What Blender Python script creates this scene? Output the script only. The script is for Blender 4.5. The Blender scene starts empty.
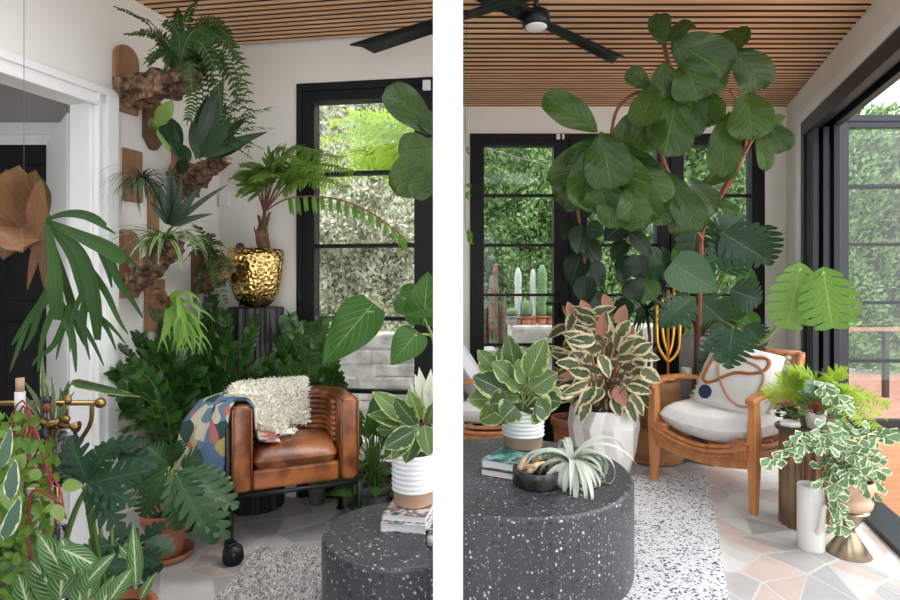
import bpy, math, random
from mathutils import Vector, Matrix, noise
V = Vector
R = random.Random(7)
F, HX, HY, CH = 560.0, 450.0, 288.0, 1.2
col = bpy.context.scene.collection

def P(px, py, Y):                      # a point of the room from its bearing and distance
    return V(((px-HX)/F*Y, Y, CH-(py-HY)/F*Y))
def S(px, Y): return px/F*Y            # size
def rad(a): return math.radians(a)
def lerp(a, b, t): return a+(b-a)*t
def uni(a, b): return R.uniform(a, b)
Z = V((0, 0, 1))

# ------------------------------------------------------------------ mesh builder
class MB:
    def __init__(s): s.v = []; s.f = []; s.uv = []; s.m = []; s.mi = 0
    def add(s, vs, fs, uvs=None):
        o = len(s.v); s.v += [tuple(p) for p in vs]
        s.uv += uvs if uvs else [(0.5, 0.5)]*len(vs)
        for f in fs: s.f.append(tuple(i+o for i in f)); s.m.append(s.mi)
    def box(s, a, b, M=None):
        x0, y0, z0 = a; x1, y1, z1 = b
        vs = [V(p) for p in ((x0,y0,z0),(x1,y0,z0),(x1,y1,z0),(x0,y1,z0),(x0,y0,z1),(x1,y0,z1),(x1,y1,z1),(x0,y1,z1))]
        if M: vs = [M @ p for p in vs]
        s.add(vs, [(0,3,2,1),(4,5,6,7),(0,1,5,4),(1,2,6,5),(2,3,7,6),(3,0,4,7)])
    def bar(s, p, q, w, h, up=Z):      # box beam between two points
        p, q = V(p), V(q); d = (q-p).normalized(); x = d.cross(up)
        if x.length < 1e-4: x = V((1,0,0))
        x.normalize(); y = x.cross(d)
        vs = [c + x*a*w/2 + y*b*h/2 for c in (p, q) for a, b in ((-1,-1),(1,-1),(1,1),(-1,1))]
        s.add(vs, [(0,3,2,1),(4,5,6,7),(0,1,5,4),(1,2,6,5),(2,3,7,6),(3,0,4,7)])
    def tube(s, pts, r, n=8, cap=True):
        pts = [V(p) for p in pts]; k = len(pts)
        rs = r if isinstance(r, (list, tuple)) else [r]*k
        vs = []; uvs = []; x = None
        for i, p in enumerate(pts):
            d = (pts[min(i+1, k-1)]-pts[max(i-1, 0)]).normalized()
            if x is None:
                x = d.cross(Z if abs(d.z) < .9 else V((1,0,0)))
            x = (x - d*x.dot(d)); x.normalize(); y = d.cross(x)
            for j in range(n):
                a = 2*math.pi*j/n; vs.append(p+(x*math.cos(a)+y*math.sin(a))*rs[i]); uvs.append((j/n, i/max(1,k-1)))
        fs = [(i*n+j, i*n+(j+1)%n, (i+1)*n+(j+1)%n, (i+1)*n+j) for i in range(k-1) for j in range(n)]
        if cap: fs += [tuple(reversed(range(n))), tuple(range((k-1)*n, k*n))]
        s.add(vs, fs, uvs)
    def lathe(s, prof, c=(0,0,0), n=32, mod=None, cap=True):   # prof: (r, z)
        c = V(c); vs = []; uvs = []; k = len(prof)
        for i, (r, z) in enumerate(prof):
            for j in range(n):
                a = 2*math.pi*j/n; rr = r*(mod(a, z, j, i) if mod else 1)
                vs.append(c+V((rr*math.cos(a), rr*math.sin(a), z))); uvs.append((j/n, i/max(1, k-1)))
        fs = [(i*n+j, i*n+(j+1)%n, (i+1)*n+(j+1)%n, (i+1)*n+j) for i in range(k-1) for j in range(n)]
        if cap: fs += [tuple(reversed(range(n))), tuple(range((k-1)*n, k*n))]
        s.add(vs, fs, uvs)
    def ball(s, c, r, n=12, sz=1, sy=1):
        c = V(c); vs = []; m = n//2+1
        for i in range(m+1):
            t = math.pi*i/m
            for j in range(n):
                a = 2*math.pi*j/n
                vs.append(c+V((r*math.sin(t)*math.cos(a), r*sy*math.sin(t)*math.sin(a), -r*sz*math.cos(t))))
        s.add(vs, [(i*n+j, i*n+(j+1)%n, (i+1)*n+(j+1)%n, (i+1)*n+j) for i in range(m) for j in range(n)])
    def prism(s, poly, th, M):         # outline in local xy, thickness along z
        n = len(poly)
        vs = [M @ V((x, y, 0)) for x, y in poly]+[M @ V((x, y, th)) for x, y in poly]
        s.add(vs, [tuple(reversed(range(n))), tuple(range(n, 2*n))]+[(i, (i+1)%n, n+(i+1)%n, n+i) for i in range(n)])
    def ribbon(s, pts, ws, nrm, fold=0.0):
        pts = [V(p) for p in pts]; k = len(pts); vs = []; uvs = []
        for i, p in enumerate(pts):
            d = (pts[min(i+1, k-1)]-pts[max(i-1, 0)]).normalized()
            sd = d.cross(nrm)
            if sd.length < 1e-3: sd = d.cross(V((.3,.8,.2)))
            sd.normalize(); up = sd.cross(d); w = ws[i] if isinstance(ws, (list, tuple)) else ws
            t = i/(k-1)
            vs += [p-sd*w/2+up*fold*w, p, p+sd*w/2+up*fold*w]; uvs += [(0, t), (.5, t), (1, t)]
        fs = []
        for i in range(k-1):
            a = i*3; fs += [(a, a+1, a+4, a+3), (a+1, a+2, a+5, a+4)]
        s.add(vs, fs, uvs)
    def leaf(s, base, d, nrm, L, W, shape='ovate', fold=.15, droop=.3, wave=0, nu=7, nv=4, lobes=0, depth=.7, sweep=.4, k=.5, ph=None, res=4):
        base = V(base); d = V(d).normalized(); nrm = V(nrm)
        sd = d.cross(nrm)
        if sd.length < 1e-3: sd = d.cross(V((.2,.5,.8)))
        sd.normalize(); up = sd.cross(d).normalized()
        ph = uni(0, 6.28) if ph is None else ph
        if lobes: nu = lobes*res
        half = nv//2
        vs = []; uvs = []; c = base.copy(); cur = d.copy(); cup = up.copy(); step = L/nu
        cs = [(c.copy(), cur.copy(), cup.copy())]
        rot = Matrix.Rotation(-droop/nu, 3, sd)
        for i in range(nu):
            c = c+cur*step; cur = rot @ cur; cup = rot @ cup; cs.append((c.copy(), cur.copy(), cup.copy()))
        for i in range(nu+1):
            t = i/nu; p, dd, uu = cs[i]; w = W/2*SH[shape](t); lb = 1.0
            if lobes and 0 < t < .97:
                f = (t*lobes) % 1.0
                lb = (1-depth)+depth*max(0, math.sin(math.pi*f))**k
            for j in range(-half, half+1):
                q = j/half; a = abs(q); ww = w*(lb if lobes else 1)
                off = sd*q*ww + uu*(fold*a*ww + wave*W*math.sin(ph+t*9+q*2.2)*a) + dd*(sweep*a*ww if lobes else 0)
                vs.append(p+off); uvs.append((.5+.5*q, t))
        m = 2*half+1
        s.add(vs, [(i*m+j, i*m+j+1, (i+1)*m+j+1, (i+1)*m+j) for i in range(nu) for j in range(m-1)], uvs)
    def build(s, name, mats, parent=None, smooth=True, bevel=0, sub=0, solid=0, loc=None, rotz=0, autos=False):
        me = bpy.data.meshes.new(name); me.from_pydata(s.v, [], s.f); me.update()
        uvl = me.uv_layers.new(name='UVMap')
        li = [0]*len(me.loops); me.loops.foreach_get('vertex_index', li)
        flat = [c for i in li for c in s.uv[i]]; uvl.data.foreach_set('uv', flat)
        if not isinstance(mats, (list, tuple)): mats = [mats]
        for m in mats: me.materials.append(m)
        me.polygons.foreach_set('material_index', s.m)
        me.polygons.foreach_set('use_smooth', [smooth]*len(me.polygons))
        o = bpy.data.objects.new(name, me); col.objects.link(o)
        if parent: o.parent = parent
        if loc is not None: o.location = loc
        o.rotation_euler.z = rotz
        if bevel:
            b = o.modifiers.new('b', 'BEVEL'); b.width = bevel; b.segments = 2; b.limit_method = 'ANGLE'; b.angle_limit = rad(35)
        if solid:
            b = o.modifiers.new('s', 'SOLIDIFY'); b.thickness = solid; b.offset = 0
        if sub:
            b = o.modifiers.new('u', 'SUBSURF'); b.levels = sub; b.render_levels = sub
        return o
sn = math.sin; pi = math.pi
SH = {
 'ovate': lambda t: max(.02, sn(pi*min(1, t**.75))**.75 if t < 1 else 0),
 'lance': lambda t: max(.02, sn(pi*t**.8)),
 'round': lambda t: max(.03, sn(pi*min(1,t))**.45 if t < 1 else 0),
 'fiddle': lambda t: max(.02, (.55+.45*t)*sn(pi*t**1.15)**.42 if 0 < t < 1 else 0),
 'heart': lambda t: max(.02, sn(pi*(t*.93+.07)**.62)**.8 if t < 1 else 0),
 'strap': lambda t: max(.04, min(1, t*5+.5)*(1-t**3)),
 'frond': lambda t: max(.03, min(1, (t+.08)*5)*(1-t)**.55),
 'pinna': lambda t: max(.05, min(1, t*6+.4)*(1-t)**.5),
 'tri': lambda t: max(.04, (t**.75)*min(1, ((1-t)/.22)**.6 if t < 1 else 0)),
}
def arc(p, d, L, droop, n=8, wob=0):
    p = V(p); d = V(d).normalized(); out = [p.copy()]
    for i in range(n):
        p = p+d*L/n; d = (d+V((uni(-wob, wob), uni(-wob, wob), -droop/n))).normalized(); out.append(p.copy())
    return out
def bez(*ps, n=12):
    ps = [V(p) for p in ps]; out = []
    m = len(ps)
    for i in range(m-1):
        p0 = ps[max(0, i-1)]; p1 = ps[i]; p2 = ps[i+1]; p3 = ps[min(m-1, i+2)]
        q = max(2, n//(m-1))
        for k in range(q):
            t = k/q; t2 = t*t; t3 = t2*t
            out.append(.5*((2*p1)+(p2-p0)*t+(2*p0-5*p1+4*p2-p3)*t2+(-p0+3*p1-3*p2+p3)*t3))
    out.append(ps[-1]); return out

# ------------------------------------------------------------------ tags
def tag(o, label, cat, group=None):
    o['label'] = label; o['category'] = cat
    if group: o['group'] = group
    return o
def struct(o): o['kind'] = 'structure'; return o
def thing(name, label, cat, loc=(0,0,0), rotz=0, group=None):
    o = bpy.data.objects.new(name, None); col.objects.link(o); o.location = loc; o.rotation_euler.z = rotz
    o.empty_display_size = .05
    return tag(o, label, cat, group)

# ------------------------------------------------------------------ materials
def mat(name, c, rough=.5, metal=0, c2=None, scale=20, bump=0, bscale=None, spec=None, coat=0, stretch=None, trans=0, lo=.35, hi=.65, alpha=1):
    m = bpy.data.materials.new(name); m.use_nodes = True; nt = m.node_tree; N = nt.nodes; Lk = nt.links
    b = N['Principled BSDF']; b.inputs['Base Color'].default_value = (*c, 1)
    b.inputs['Roughness'].default_value = rough; b.inputs['Metallic'].default_value = metal
    if coat: b.inputs['Coat Weight'].default_value = coat; b.inputs['Coat Roughness'].default_value = .15
    if spec is not None: b.inputs['Specular IOR Level'].default_value = spec
    tc = N.new('ShaderNodeTexCoord'); mp = N.new('ShaderNodeMapping'); Lk.new(tc.outputs['Object'], mp.inputs[0])
    if stretch: mp.inputs['Scale'].default_value = stretch
    nz = N.new('ShaderNodeTexNoise'); nz.inputs['Scale'].default_value = scale; nz.inputs['Detail'].default_value = 6
    Lk.new(mp.outputs[0], nz.inputs['Vector'])
    if c2:
        r = N.new('ShaderNodeValToRGB'); r.color_ramp.elements[0].position = lo; r.color_ramp.elements[1].position = hi
        r.color_ramp.elements[0].color = (*c, 1); r.color_ramp.elements[1].color = (*c2, 1)
        Lk.new(nz.outputs[0], r.inputs[0]); Lk.new(r.outputs[0], b.inputs['Base Color'])
    if bump:
        nb = nz
        if bscale:
            nb = N.new('ShaderNodeTexNoise'); nb.inputs['Scale'].default_value = bscale; nb.inputs['Detail'].default_value = 4
            Lk.new(mp.outputs[0], nb.inputs['Vector'])
        bp = N.new('ShaderNodeBump'); bp.inputs['Strength'].default_value = bump; bp.inputs['Distance'].default_value = .01
        Lk.new(nb.outputs[0], bp.inputs['Height']); Lk.new(bp.outputs[0], b.inputs['Normal'])
    return m
def mth(nt, op, a, b=None, c=None, clamp=False):
    n = nt.nodes.new('ShaderNodeMath'); n.operation = op; n.use_clamp = clamp
    for i, x in enumerate((a, b, c)):
        if x is None: continue
        if isinstance(x, (int, float)): n.inputs[i].default_value = x
        else: nt.links.new(x, n.inputs[i])
    return n.outputs[0]
def mixc(nt, f, a, b):
    n = nt.nodes.new('ShaderNodeMix'); n.data_type = 'RGBA'
    if isinstance(f, (int, float)): n.inputs[0].default_value = f
    else: nt.links.new(f, n.inputs[0])
    for i, x in ((6, a), (7, b)):
        if isinstance(x, tuple): n.inputs[i].default_value = (*x, 1)
        else: nt.links.new(x, n.inputs[i])
    return n.outputs[2]
def leafmat(name, c, c2, vein=None, vn=9, vslope=.45, rough=.35, margin=None, mw=.75, trans=.18, back=None, midw=.05, vamt=.6, bump=.3, coat=0, vw=.18, blotch=None, spec=.4):
    m = bpy.data.materials.new(name); m.use_nodes = True; nt = m.node_tree; N = nt.nodes; Lk = nt.links
    b = N['Principled BSDF']; b.inputs['Roughness'].default_value = rough; b.inputs['Specular IOR Level'].default_value = spec
    if coat: b.inputs['Coat Weight'].default_value = coat; b.inputs['Coat Roughness'].default_value = .12
    uv = N.new('ShaderNodeUVMap'); uv.uv_map = 'UVMap'; sp = N.new('ShaderNodeSeparateXYZ'); Lk.new(uv.outputs[0], sp.inputs[0])
    u, v = sp.outputs[0], sp.outputs[1]
    s = mth(nt, 'ABSOLUTE', mth(nt, 'MULTIPLY', mth(nt, 'SUBTRACT', u, .5), 2))
    geo = N.new('ShaderNodeNewGeometry'); oi = N.new('ShaderNodeObjectInfo'); rnd = mth(nt, 'FRACT', mth(nt, 'ADD', geo.outputs['Random Per Island'], mth(nt, 'MULTIPLY', oi.outputs['Random'], 7.31)))
    cc = mixc(nt, rnd, c, c2)
    tc = N.new('ShaderNodeTexCoord'); nz = N.new('ShaderNodeTexNoise'); nz.inputs['Scale'].default_value = 45; Lk.new(tc.outputs['Object'], nz.inputs['Vector'])
    if blotch:
        nb = N.new('ShaderNodeTexNoise'); nb.inputs['Scale'].default_value = 30; nb.inputs['Detail'].default_value = 3; Lk.new(tc.outputs['Object'], nb.inputs['Vector'])
        cc = mixc(nt, mth(nt, 'MULTIPLY', mth(nt, 'SUBTRACT', nb.outputs[0], .5), 9, clamp=True), cc, blotch)
    if margin:
        e = mth(nt, 'ADD', s, mth(nt, 'MULTIPLY', mth(nt, 'SUBTRACT', nz.outputs[0], .5), .9))
        e2 = mth(nt, 'MULTIPLY', mth(nt, 'SUBTRACT', e, mw), 9, clamp=True)
        e3 = mth(nt, 'MULTIPLY', mth(nt, 'SUBTRACT', v, .93), 20, clamp=True)
        cc = mixc(nt, mth(nt, 'MAXIMUM', e2, e3), cc, margin)
    ph = mth(nt, 'FRACT', mth(nt, 'SUBTRACT', mth(nt, 'MULTIPLY', v, vn), mth(nt, 'MULTIPLY', s, vslope*vn*.5)))
    line = mth(nt, 'SUBTRACT', 1.0, mth(nt, 'DIVIDE', mth(nt, 'ABSOLUTE', mth(nt, 'SUBTRACT', ph, .5)), vw), clamp=True)
    line = mth(nt, 'MULTIPLY', line, mth(nt, 'SUBTRACT', 1.1, s, clamp=True))
    mid = mth(nt, 'SUBTRACT', 1.0, mth(nt, 'DIVIDE', s, midw), clamp=True)
    vm = mth(nt, 'MAXIMUM', mth(nt, 'MULTIPLY', line, vamt), mid)
    if vein: cc = mixc(nt, vm, cc, vein)
    if back: cc = mixc(nt, geo.outputs['Backfacing'], cc, back)
    Lk.new(cc, b.inputs['Base Color'])
    if bump:
        bp = N.new('ShaderNodeBump'); bp.inputs['Strength'].default_value = bump; bp.inputs['Distance'].default_value = .006; bp.invert = True
        Lk.new(vm, bp.inputs['Height']); Lk.new(bp.outputs[0], b.inputs['Normal'])
    if trans:
        out = N['Material Output']; tr = N.new('ShaderNodeBsdfTranslucent'); ms = N.new('ShaderNodeMixShader'); ms.inputs[0].default_value = trans
        Lk.new(mixc(nt, .5, cc, (.35, .6, .08)), tr.inputs[0]); Lk.new(b.outputs[0], ms.inputs[1]); Lk.new(tr.outputs[0], ms.inputs[2]); Lk.new(ms.outputs[0], out.inputs[0])
    return m

def speckle(name, base, spots, scale=60, thr=.28, rough=.4, dens=1):
    m = bpy.data.materials.new(name); m.use_nodes = True; nt = m.node_tree; N = nt.nodes; Lk = nt.links
    b = N['Principled BSDF']; b.inputs['Roughness'].default_value = rough
    tc = N.new('ShaderNodeTexCoord'); cc = base
    for i, (c, sc, th, pr) in enumerate(spots):
        mp = N.new('ShaderNodeMapping'); mp.inputs['Location'].default_value = (i*3.1, i*1.7, i*.9); Lk.new(tc.outputs['Object'], mp.inputs[0])
        vo = N.new('ShaderNodeTexVoronoi'); vo.inputs['Scale'].default_value = sc; Lk.new(mp.outputs[0], vo.inputs['Vector'])
        nz = N.new('ShaderNodeTexNoise'); nz.inputs['Scale'].default_value = sc*2.5; Lk.new(mp.outputs[0], nz.inputs['Vector'])
        sc2 = N.new('ShaderNodeSeparateColor'); Lk.new(vo.outputs['Color'], sc2.inputs[0])
        size = mth(nt, 'MULTIPLY', sc2.outputs[0], th)
        on = mth(nt, 'LESS_THAN', sc2.outputs[1], pr)
        dd = mth(nt, 'ADD', vo.outputs['Distance'], mth(nt, 'MULTIPLY', mth(nt, 'SUBTRACT', nz.outputs[0], .5), .25))
        cc = mixc(nt, mth(nt, 'MULTIPLY', mth(nt, 'LESS_THAN', dd, size), on), cc, c)
    if isinstance(cc, tuple): b.inputs['Base Color'].default_value = (*cc, 1)
    else: Lk.new(cc, b.inputs['Base Color'])
    return m

M = {}
M['wall'] = mat('wall paint', (.74, .72, .68), .85, c2=(.78, .76, .72), scale=3, bump=.04, bscale=90)
M['white'] = mat('white trim paint', (.80, .80, .80), .45)
M['divider'] = mat('bright white paint', (.95, .95, .94), .6)
M['side'] = mat('side room paint', (.32, .31, .30), .8)
M['black'] = mat('black door paint', (.008, .008, .010), .5, spec=.25, bump=.03)
M['blackmetal'] = mat('black iron', (.02, .02, .022), .4, .6, bump=.05)
M['bluegrey'] = mat('blue black aluminium', (.014, .017, .023), .35, .0, spec=.35)
M['slat'] = mat('cedar slats', (.60, .33, .17), .6, c2=(.78, .50, .30), scale=3, stretch=(1, 14, 14), bump=.1)
M['slatdark'] = mat('slat backing and gap shade', (.035, .02, .014), .9)
M['wood'] = mat('teak', (.42, .155, .045), .42, c2=(.56, .235, .08), scale=7, stretch=(3, 3, .6), bump=.06, coat=.15)
M['rattan'] = mat('rattan', (.50, .20, .075), .5, c2=(.36, .13, .05), scale=30, bump=.2)
M['board'] = mat('oiled board', (.33, .175, .09), .55, c2=(.22, .11, .055), scale=6, stretch=(4, 4, .5), bump=.1)
M['boardd'] = mat('dark board', (.15, .07, .035), .6, c2=(.08, .04, .02), scale=8, stretch=(4, 4, .5), bump=.15)
M['bark'] = mat('cork bark', (.045, .025, .015), .95, c2=(.36, .20, .11), scale=28, bump=1.0, bscale=55, lo=.42, hi=.68)
M['stump'] = mat('sanded stump', (.42, .20, .075), .45, c2=(.20, .085, .03), scale=5, stretch=(1.5, 1.5, 2.6), bump=.2, lo=.45, hi=.75)
M['leather'] = mat('worn cognac leather', (.13, .038, .014), .30, c2=(.36, .12, .042), scale=8, lo=.42, hi=.60, bump=.12, bscale=120, coat=.25)
M['leatherp'] = mat('leather piping', (.20, .055, .02), .35)
M['brass'] = mat('antique brass', (.42, .26, .10), .3, 1, c2=(.30, .18, .07), scale=12)
M['gold'] = mat('satin gold', (.85, .46, .07), .28, .9)
M['stem'] = mat('green stem', (.09, .16, .03), .5)
M['stemp'] = mat('pale stem', (.28, .38, .12), .5)
M['stemr'] = mat('red stem', (.26, .03, .03), .5)
M['trunk'] = mat('brown trunk', (.10, .05, .03), .8, c2=(.20, .10, .06), scale=30, bump=.5)
M['trunkr'] = mat('red brown stem', (.22, .08, .045), .6)
M['soil'] = mat('soil', (.02, .014, .01), 1, c2=(.06, .04, .03), scale=60, bump=1)
M['terra'] = mat('terracotta', (.42, .14, .065), .8, c2=(.48, .20, .11), scale=8, bump=.1)
M['terrap'] = mat('pale clay', (.55, .36, .25), .8)
M['ceram'] = mat('white glaze', (.80, .82, .84), .25)
M['ceramat'] = mat('matt white ceramic', (.78, .76, .73), .6)
M['concrete'] = mat('concrete', (.36, .36, .36), .85, c2=(.46, .46, .45), scale=6, bump=.1)
M['darkpot'] = mat('charcoal pot', (.09, .085, .08), .7)
M['cushion'] = mat('off white linen', (.76, .75, .73), .9, c2=(.80, .79, .77), scale=25, bump=.25, bscale=260)
M['cushg'] = mat('striped pale cushion', (.66, .66, .70), .9, c2=(.74, .74, .76), scale=10, bump=.2, bscale=200)
M['rust'] = mat('rust yarn', (.50, .17, .05), .95, bump=1, bscale=300)
M['blush'] = mat('blush yarn', (.62, .38, .30), .95, bump=1, bscale=300)
M['navy'] = mat('navy yarn', (.035, .06, .16), .95, bump=1, bscale=300)
M['fringe'] = mat('ecru fringe', (.68, .60, .47), .95)
M['mustard'] = mat('mustard fringe', (.36, .26, .10), .95)
M['wool'] = mat('cream wool', (.92, .87, .74), 1, c2=(.96, .93, .85), scale=15)
M['terraz'] = speckle('black terrazzo', (.045, .048, .056), [((.34,.34,.34), 95, .42, .45), ((.55,.55,.55), 60, .32, .28), ((.02,.02,.025), 40, .4, .5), ((.14,.14,.15), 120, .4, .6)], rough=.35)
M['rug'] = speckle('speckled wool', (.66, .66, .67), [((.03,.03,.05), 75, .62, .62), ((.20,.20,.23), 95, .6, .5), ((.8,.8,.8), 120, .5, .4)], rough=1)
M['rug2'] = speckle('fleck shag', (.50, .49, .47), [((.06,.055,.055), 130, .75, .65), ((.74,.72,.70), 170, .8, .5), ((.22,.21,.20), 150, .6, .5)], rough=1)
M['speckpot'] = speckle('speckled clay', (.70, .66, .62), [((.25,.18,.14), 180, .4, .4)], rough=.6)
M['stone'] = mat('weathered stone', (.34, .33, .30), .95, c2=(.66, .63, .58), scale=7, bump=1, bscale=22)
M['deck'] = mat('orange deck boards', (.42, .17, .07), .7, c2=(.50, .24, .11), scale=4, stretch=(1, 12, 1))
M['patio'] = mat('pale paving', (.52, .50, .46), .9, c2=(.62, .6, .56), scale=4)
M['brick'] = mat('red brick paving', (.30, .13, .09), .9, c2=(.40, .22, .17), scale=12)
M['cork'] = mat('cork', (.5, .33, .2), .9)
M['amber'] = mat('amber whisky', (.20, .055, .012), .1, coat=.5)
M['darkglass'] = mat('dark bottle glass', (.012, .015, .012), .08, coat=.6)
M['label'] = mat('bottle paper', (.72, .72, .72), .8)
M['wax'] = mat('candle wax', (.82, .80, .74), .5)
M['driftwood'] = mat('driftwood', (.55, .36, .2), .8, c2=(.75, .6, .42), scale=20, bump=.4)
M['bandwhite'] = mat('white plastic', (.75, .75, .76), .4)
M['wire'] = mat('cable', (.12, .12, .12), .7)
M['cactus'] = mat('cactus green', (.10, .20, .08), .8, c2=(.18, .30, .13), scale=40, bump=.5)
M['cactusw'] = mat('woolly cactus', (.42, .45, .40), 1, c2=(.66, .68, .64), scale=60, bump=.8)
M['euph'] = mat('red edged euphorbia', (.10, .17, .07), .7, c2=(.26, .03, .05), scale=26, lo=.48, hi=.55)
M['moss'] = mat('moss', (.05, .06, .015), 1, c2=(.13, .13, .05), scale=60, bump=1)
M['greybox'] = mat('grey wicker', (.3, .3, .29), .9, bump=.6, bscale=60)

def glassmat(name, tint, amt):
    m = bpy.data.materials.new(name); m.use_nodes = True; nt = m.node_tree; N = nt.nodes
    t = N.new('ShaderNodeBsdfTransparent'); t.inputs[0].default_value = (*tint, 1)
    g = N.new('ShaderNodeBsdfGlossy'); g.inputs['Roughness'].default_value = .02
    fr = N.new('ShaderNodeFresnel'); fr.inputs[0].default_value = 1.45
    mx = N.new('ShaderNodeMixShader'); nt.links.new(mth(nt, 'MULTIPLY', fr.outputs[0], amt), mx.inputs[0])
    nt.links.new(t.outputs[0], mx.inputs[1]); nt.links.new(g.outputs[0], mx.inputs[2]); nt.links.new(mx.outputs[0], N['Material Output'].inputs[0])
    return m
M['glass'] = glassmat('window glass', (.97, .98, .98), .5)
M['glassb'] = glassmat('glass bulb', (.8, .8, .8), 2.5)
def hammered():
    m = mat('hammered brass', (.62, .43, .16), .18, 1); nt = m.node_tree; N = nt.nodes
    tc = N.new('ShaderNodeTexCoord'); vo = N.new('ShaderNodeTexVoronoi'); vo.inputs['Scale'].default_value = 55; vo.feature = 'SMOOTH_F1'
    nt.links.new(tc.outputs['Object'], vo.inputs['Vector']); bp = N.new('ShaderNodeBump'); bp.inputs['Strength'].default_value = .8; bp.inputs['Distance'].default_value = .01
    nt.links.new(vo.outputs[0], bp.inputs['Height']); nt.links.new(bp.outputs[0], N['Principled BSDF'].inputs['Normal']); return m
M['hammer'] = hammered()
def tiles():
    m = bpy.data.materials.new('floor tiles'); m.use_nodes = True; nt = m.node_tree; N = nt.nodes; Lk = nt.links
    b = N['Principled BSDF']; b.inputs['Roughness'].default_value = .45
    tc = N.new('ShaderNodeTexCoord'); mp = N.new('ShaderNodeMapping'); mp.inputs['Rotation'].default_value = (0, 0, .5); mp.inputs['Scale'].default_value = (1, .8, 0); Lk.new(tc.outputs['Object'], mp.inputs[0])
    vo = N.new('ShaderNodeTexVoronoi'); vo.inputs['Scale'].default_value = 5.2; vo.inputs['Randomness'].default_value = .72; Lk.new(mp.outputs[0], vo.inputs['Vector'])
    ve = N.new('ShaderNodeTexVoronoi'); ve.feature = 'DISTANCE_TO_EDGE'; ve.inputs['Scale'].default_value = 5.2; ve.inputs['Randomness'].default_value = .72; Lk.new(mp.outputs[0], ve.inputs['Vector'])
    sc = N.new('ShaderNodeSeparateColor'); Lk.new(vo.outputs['Color'], sc.inputs[0])
    r = N.new('ShaderNodeValToRGB'); r.color_ramp.interpolation = 'CONSTANT'; e = r.color_ramp.elements
    cols = [(0, (.56,.36,.31)), (.16, (.50,.47,.44)), (.34, (.33,.32,.33)), (.48, (.54,.41,.36)), (.62, (.56,.55,.53)), (.82, (.41,.38,.37))]
    e[0].position = 0; e[0].color = (*cols[0][1], 1); e[1].position = cols[1][0]; e[1].color = (*cols[1][1], 1)
    for p, c in cols[2:]: q = e.new(p); q.color = (*c, 1)
    Lk.new(sc.outputs[0], r.inputs[0])
    g = mth(nt, 'LESS_THAN', ve.outputs['Distance'], .022)
    nz = N.new('ShaderNodeTexNoise'); nz.inputs['Scale'].default_value = 14; Lk.new(tc.outputs['Object'], nz.inputs['Vector'])
    cc = mixc(nt, mth(nt, 'MULTIPLY', nz.outputs[0], .3), r.outputs[0], (.6, .57, .53))
    Lk.new(mixc(nt, g, cc, (.64, .63, .61)), b.inputs['Base Color'])
    return m
M['tiles'] = tiles()
def throwmat():
    m = bpy.data.materials.new('tapestry throw'); m.use_nodes = True; nt = m.node_tree; N = nt.nodes; Lk = nt.links
    b = N['Principled BSDF']; b.inputs['Roughness'].default_value = .95
    tc = N.new('ShaderNodeTexCoord'); nz = N.new('ShaderNodeTexNoise'); nz.inputs['Scale'].default_value = 7; nz.inputs['Detail'].default_value = 1; Lk.new(tc.outputs['Object'], nz.inputs['Vector'])
    ad = N.new('ShaderNodeVectorMath'); ad.operation = 'MULTIPLY_ADD'; Lk.new(nz.outputs['Color'], ad.inputs[0]); ad.inputs[1].default_value = (.16,)*3; Lk.new(tc.outputs['Object'], ad.inputs[2])
    vo = N.new('ShaderNodeTexVoronoi'); vo.inputs['Scale'].default_value = 13; Lk.new(ad.outputs[0], vo.inputs['Vector'])
    sc = N.new('ShaderNodeSeparateColor'); Lk.new(vo.outputs['Color'], sc.inputs[0])
    r = N.new('ShaderNodeValToRGB'); r.color_ramp.interpolation = 'CONSTANT'; e = r.color_ramp.elements
    cols = [(0, (.62,.55,.43)), (.22, (.13,.22,.32)), (.40, (.50,.15,.15)), (.58, (.03,.07,.07)), (.72, (.62,.55,.43)), (.80, (.48,.38,.14)), (.88, (.10,.18,.28))]
    e[0].color = (*cols[0][1], 1); e[1].position = cols[1][0]; e[1].color = (*cols[1][1], 1)
    for p, c in cols[2:]: q = e.new(p); q.color = (*c, 1)
    Lk.new(sc.outputs[0], r.inputs[0]); Lk.new(r.outputs[0], b.inputs['Base Color']); return m
M['throw'] = throwmat()

LM = {}
LM['fiddle'] = leafmat('fiddle leaf', (.014, .040, .006), (.040, .082, .012), (.17, .27, .07), 6, .8, .36, back=(.07, .12, .04), vw=.10, vamt=.85, bump=1.0, trans=.10, spec=.34)
LM['rubber'] = leafmat('rubber leaf', (.006, .016, .010), (.012, .032, .015), (.06, .09, .045), 20, .3, .28, back=(.06, .08, .03), vamt=.1, trans=.05, spec=.28)
LM['monst'] = leafmat('monstera leaf', (.010, .036, .018), (.022, .068, .028), (.08, .16, .08), 10, .8, .34, trans=.08, vamt=.3, spec=.28)
LM['monstl'] = leafmat('light monstera leaf', (.10, .23, .04), (.15, .30, .055), (.30, .44, .15), 9, .8, .4, trans=.3, vamt=.5, spec=.3)
LM['aloc'] = leafmat('elephant ear leaf', (.022, .095, .010), (.045, .14, .018), (.20, .34, .08), 7, .9, .42, trans=.25, vamt=.7, vw=.12, spec=.35)
LM['zz'] = leafmat('zz leaf', (.010, .038, .007), (.035, .105, .014), (.05, .12, .03), 12, .4, .22, trans=.06, vamt=.1, spec=.6)
LM['fern'] = leafmat('fern leaf', (.012, .032, .007), (.030, .070, .012), (.05, .12, .025), 10, .5, .6, trans=.12, vamt=.2, spec=.25)
LM['tfern'] = leafmat('tree fern leaf', (.07, .17, .02), (.17, .33, .04), (.2, .34, .07), 10, .5, .5, trans=.35, vamt=.2, spec=.25)
LM['lime'] = leafmat('lime fern leaf', (.26, .42, .03), (.42, .56, .06), (.5, .6, .1), 10, .5, .6, trans=.4, vamt=.2, spec=.2)
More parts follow.
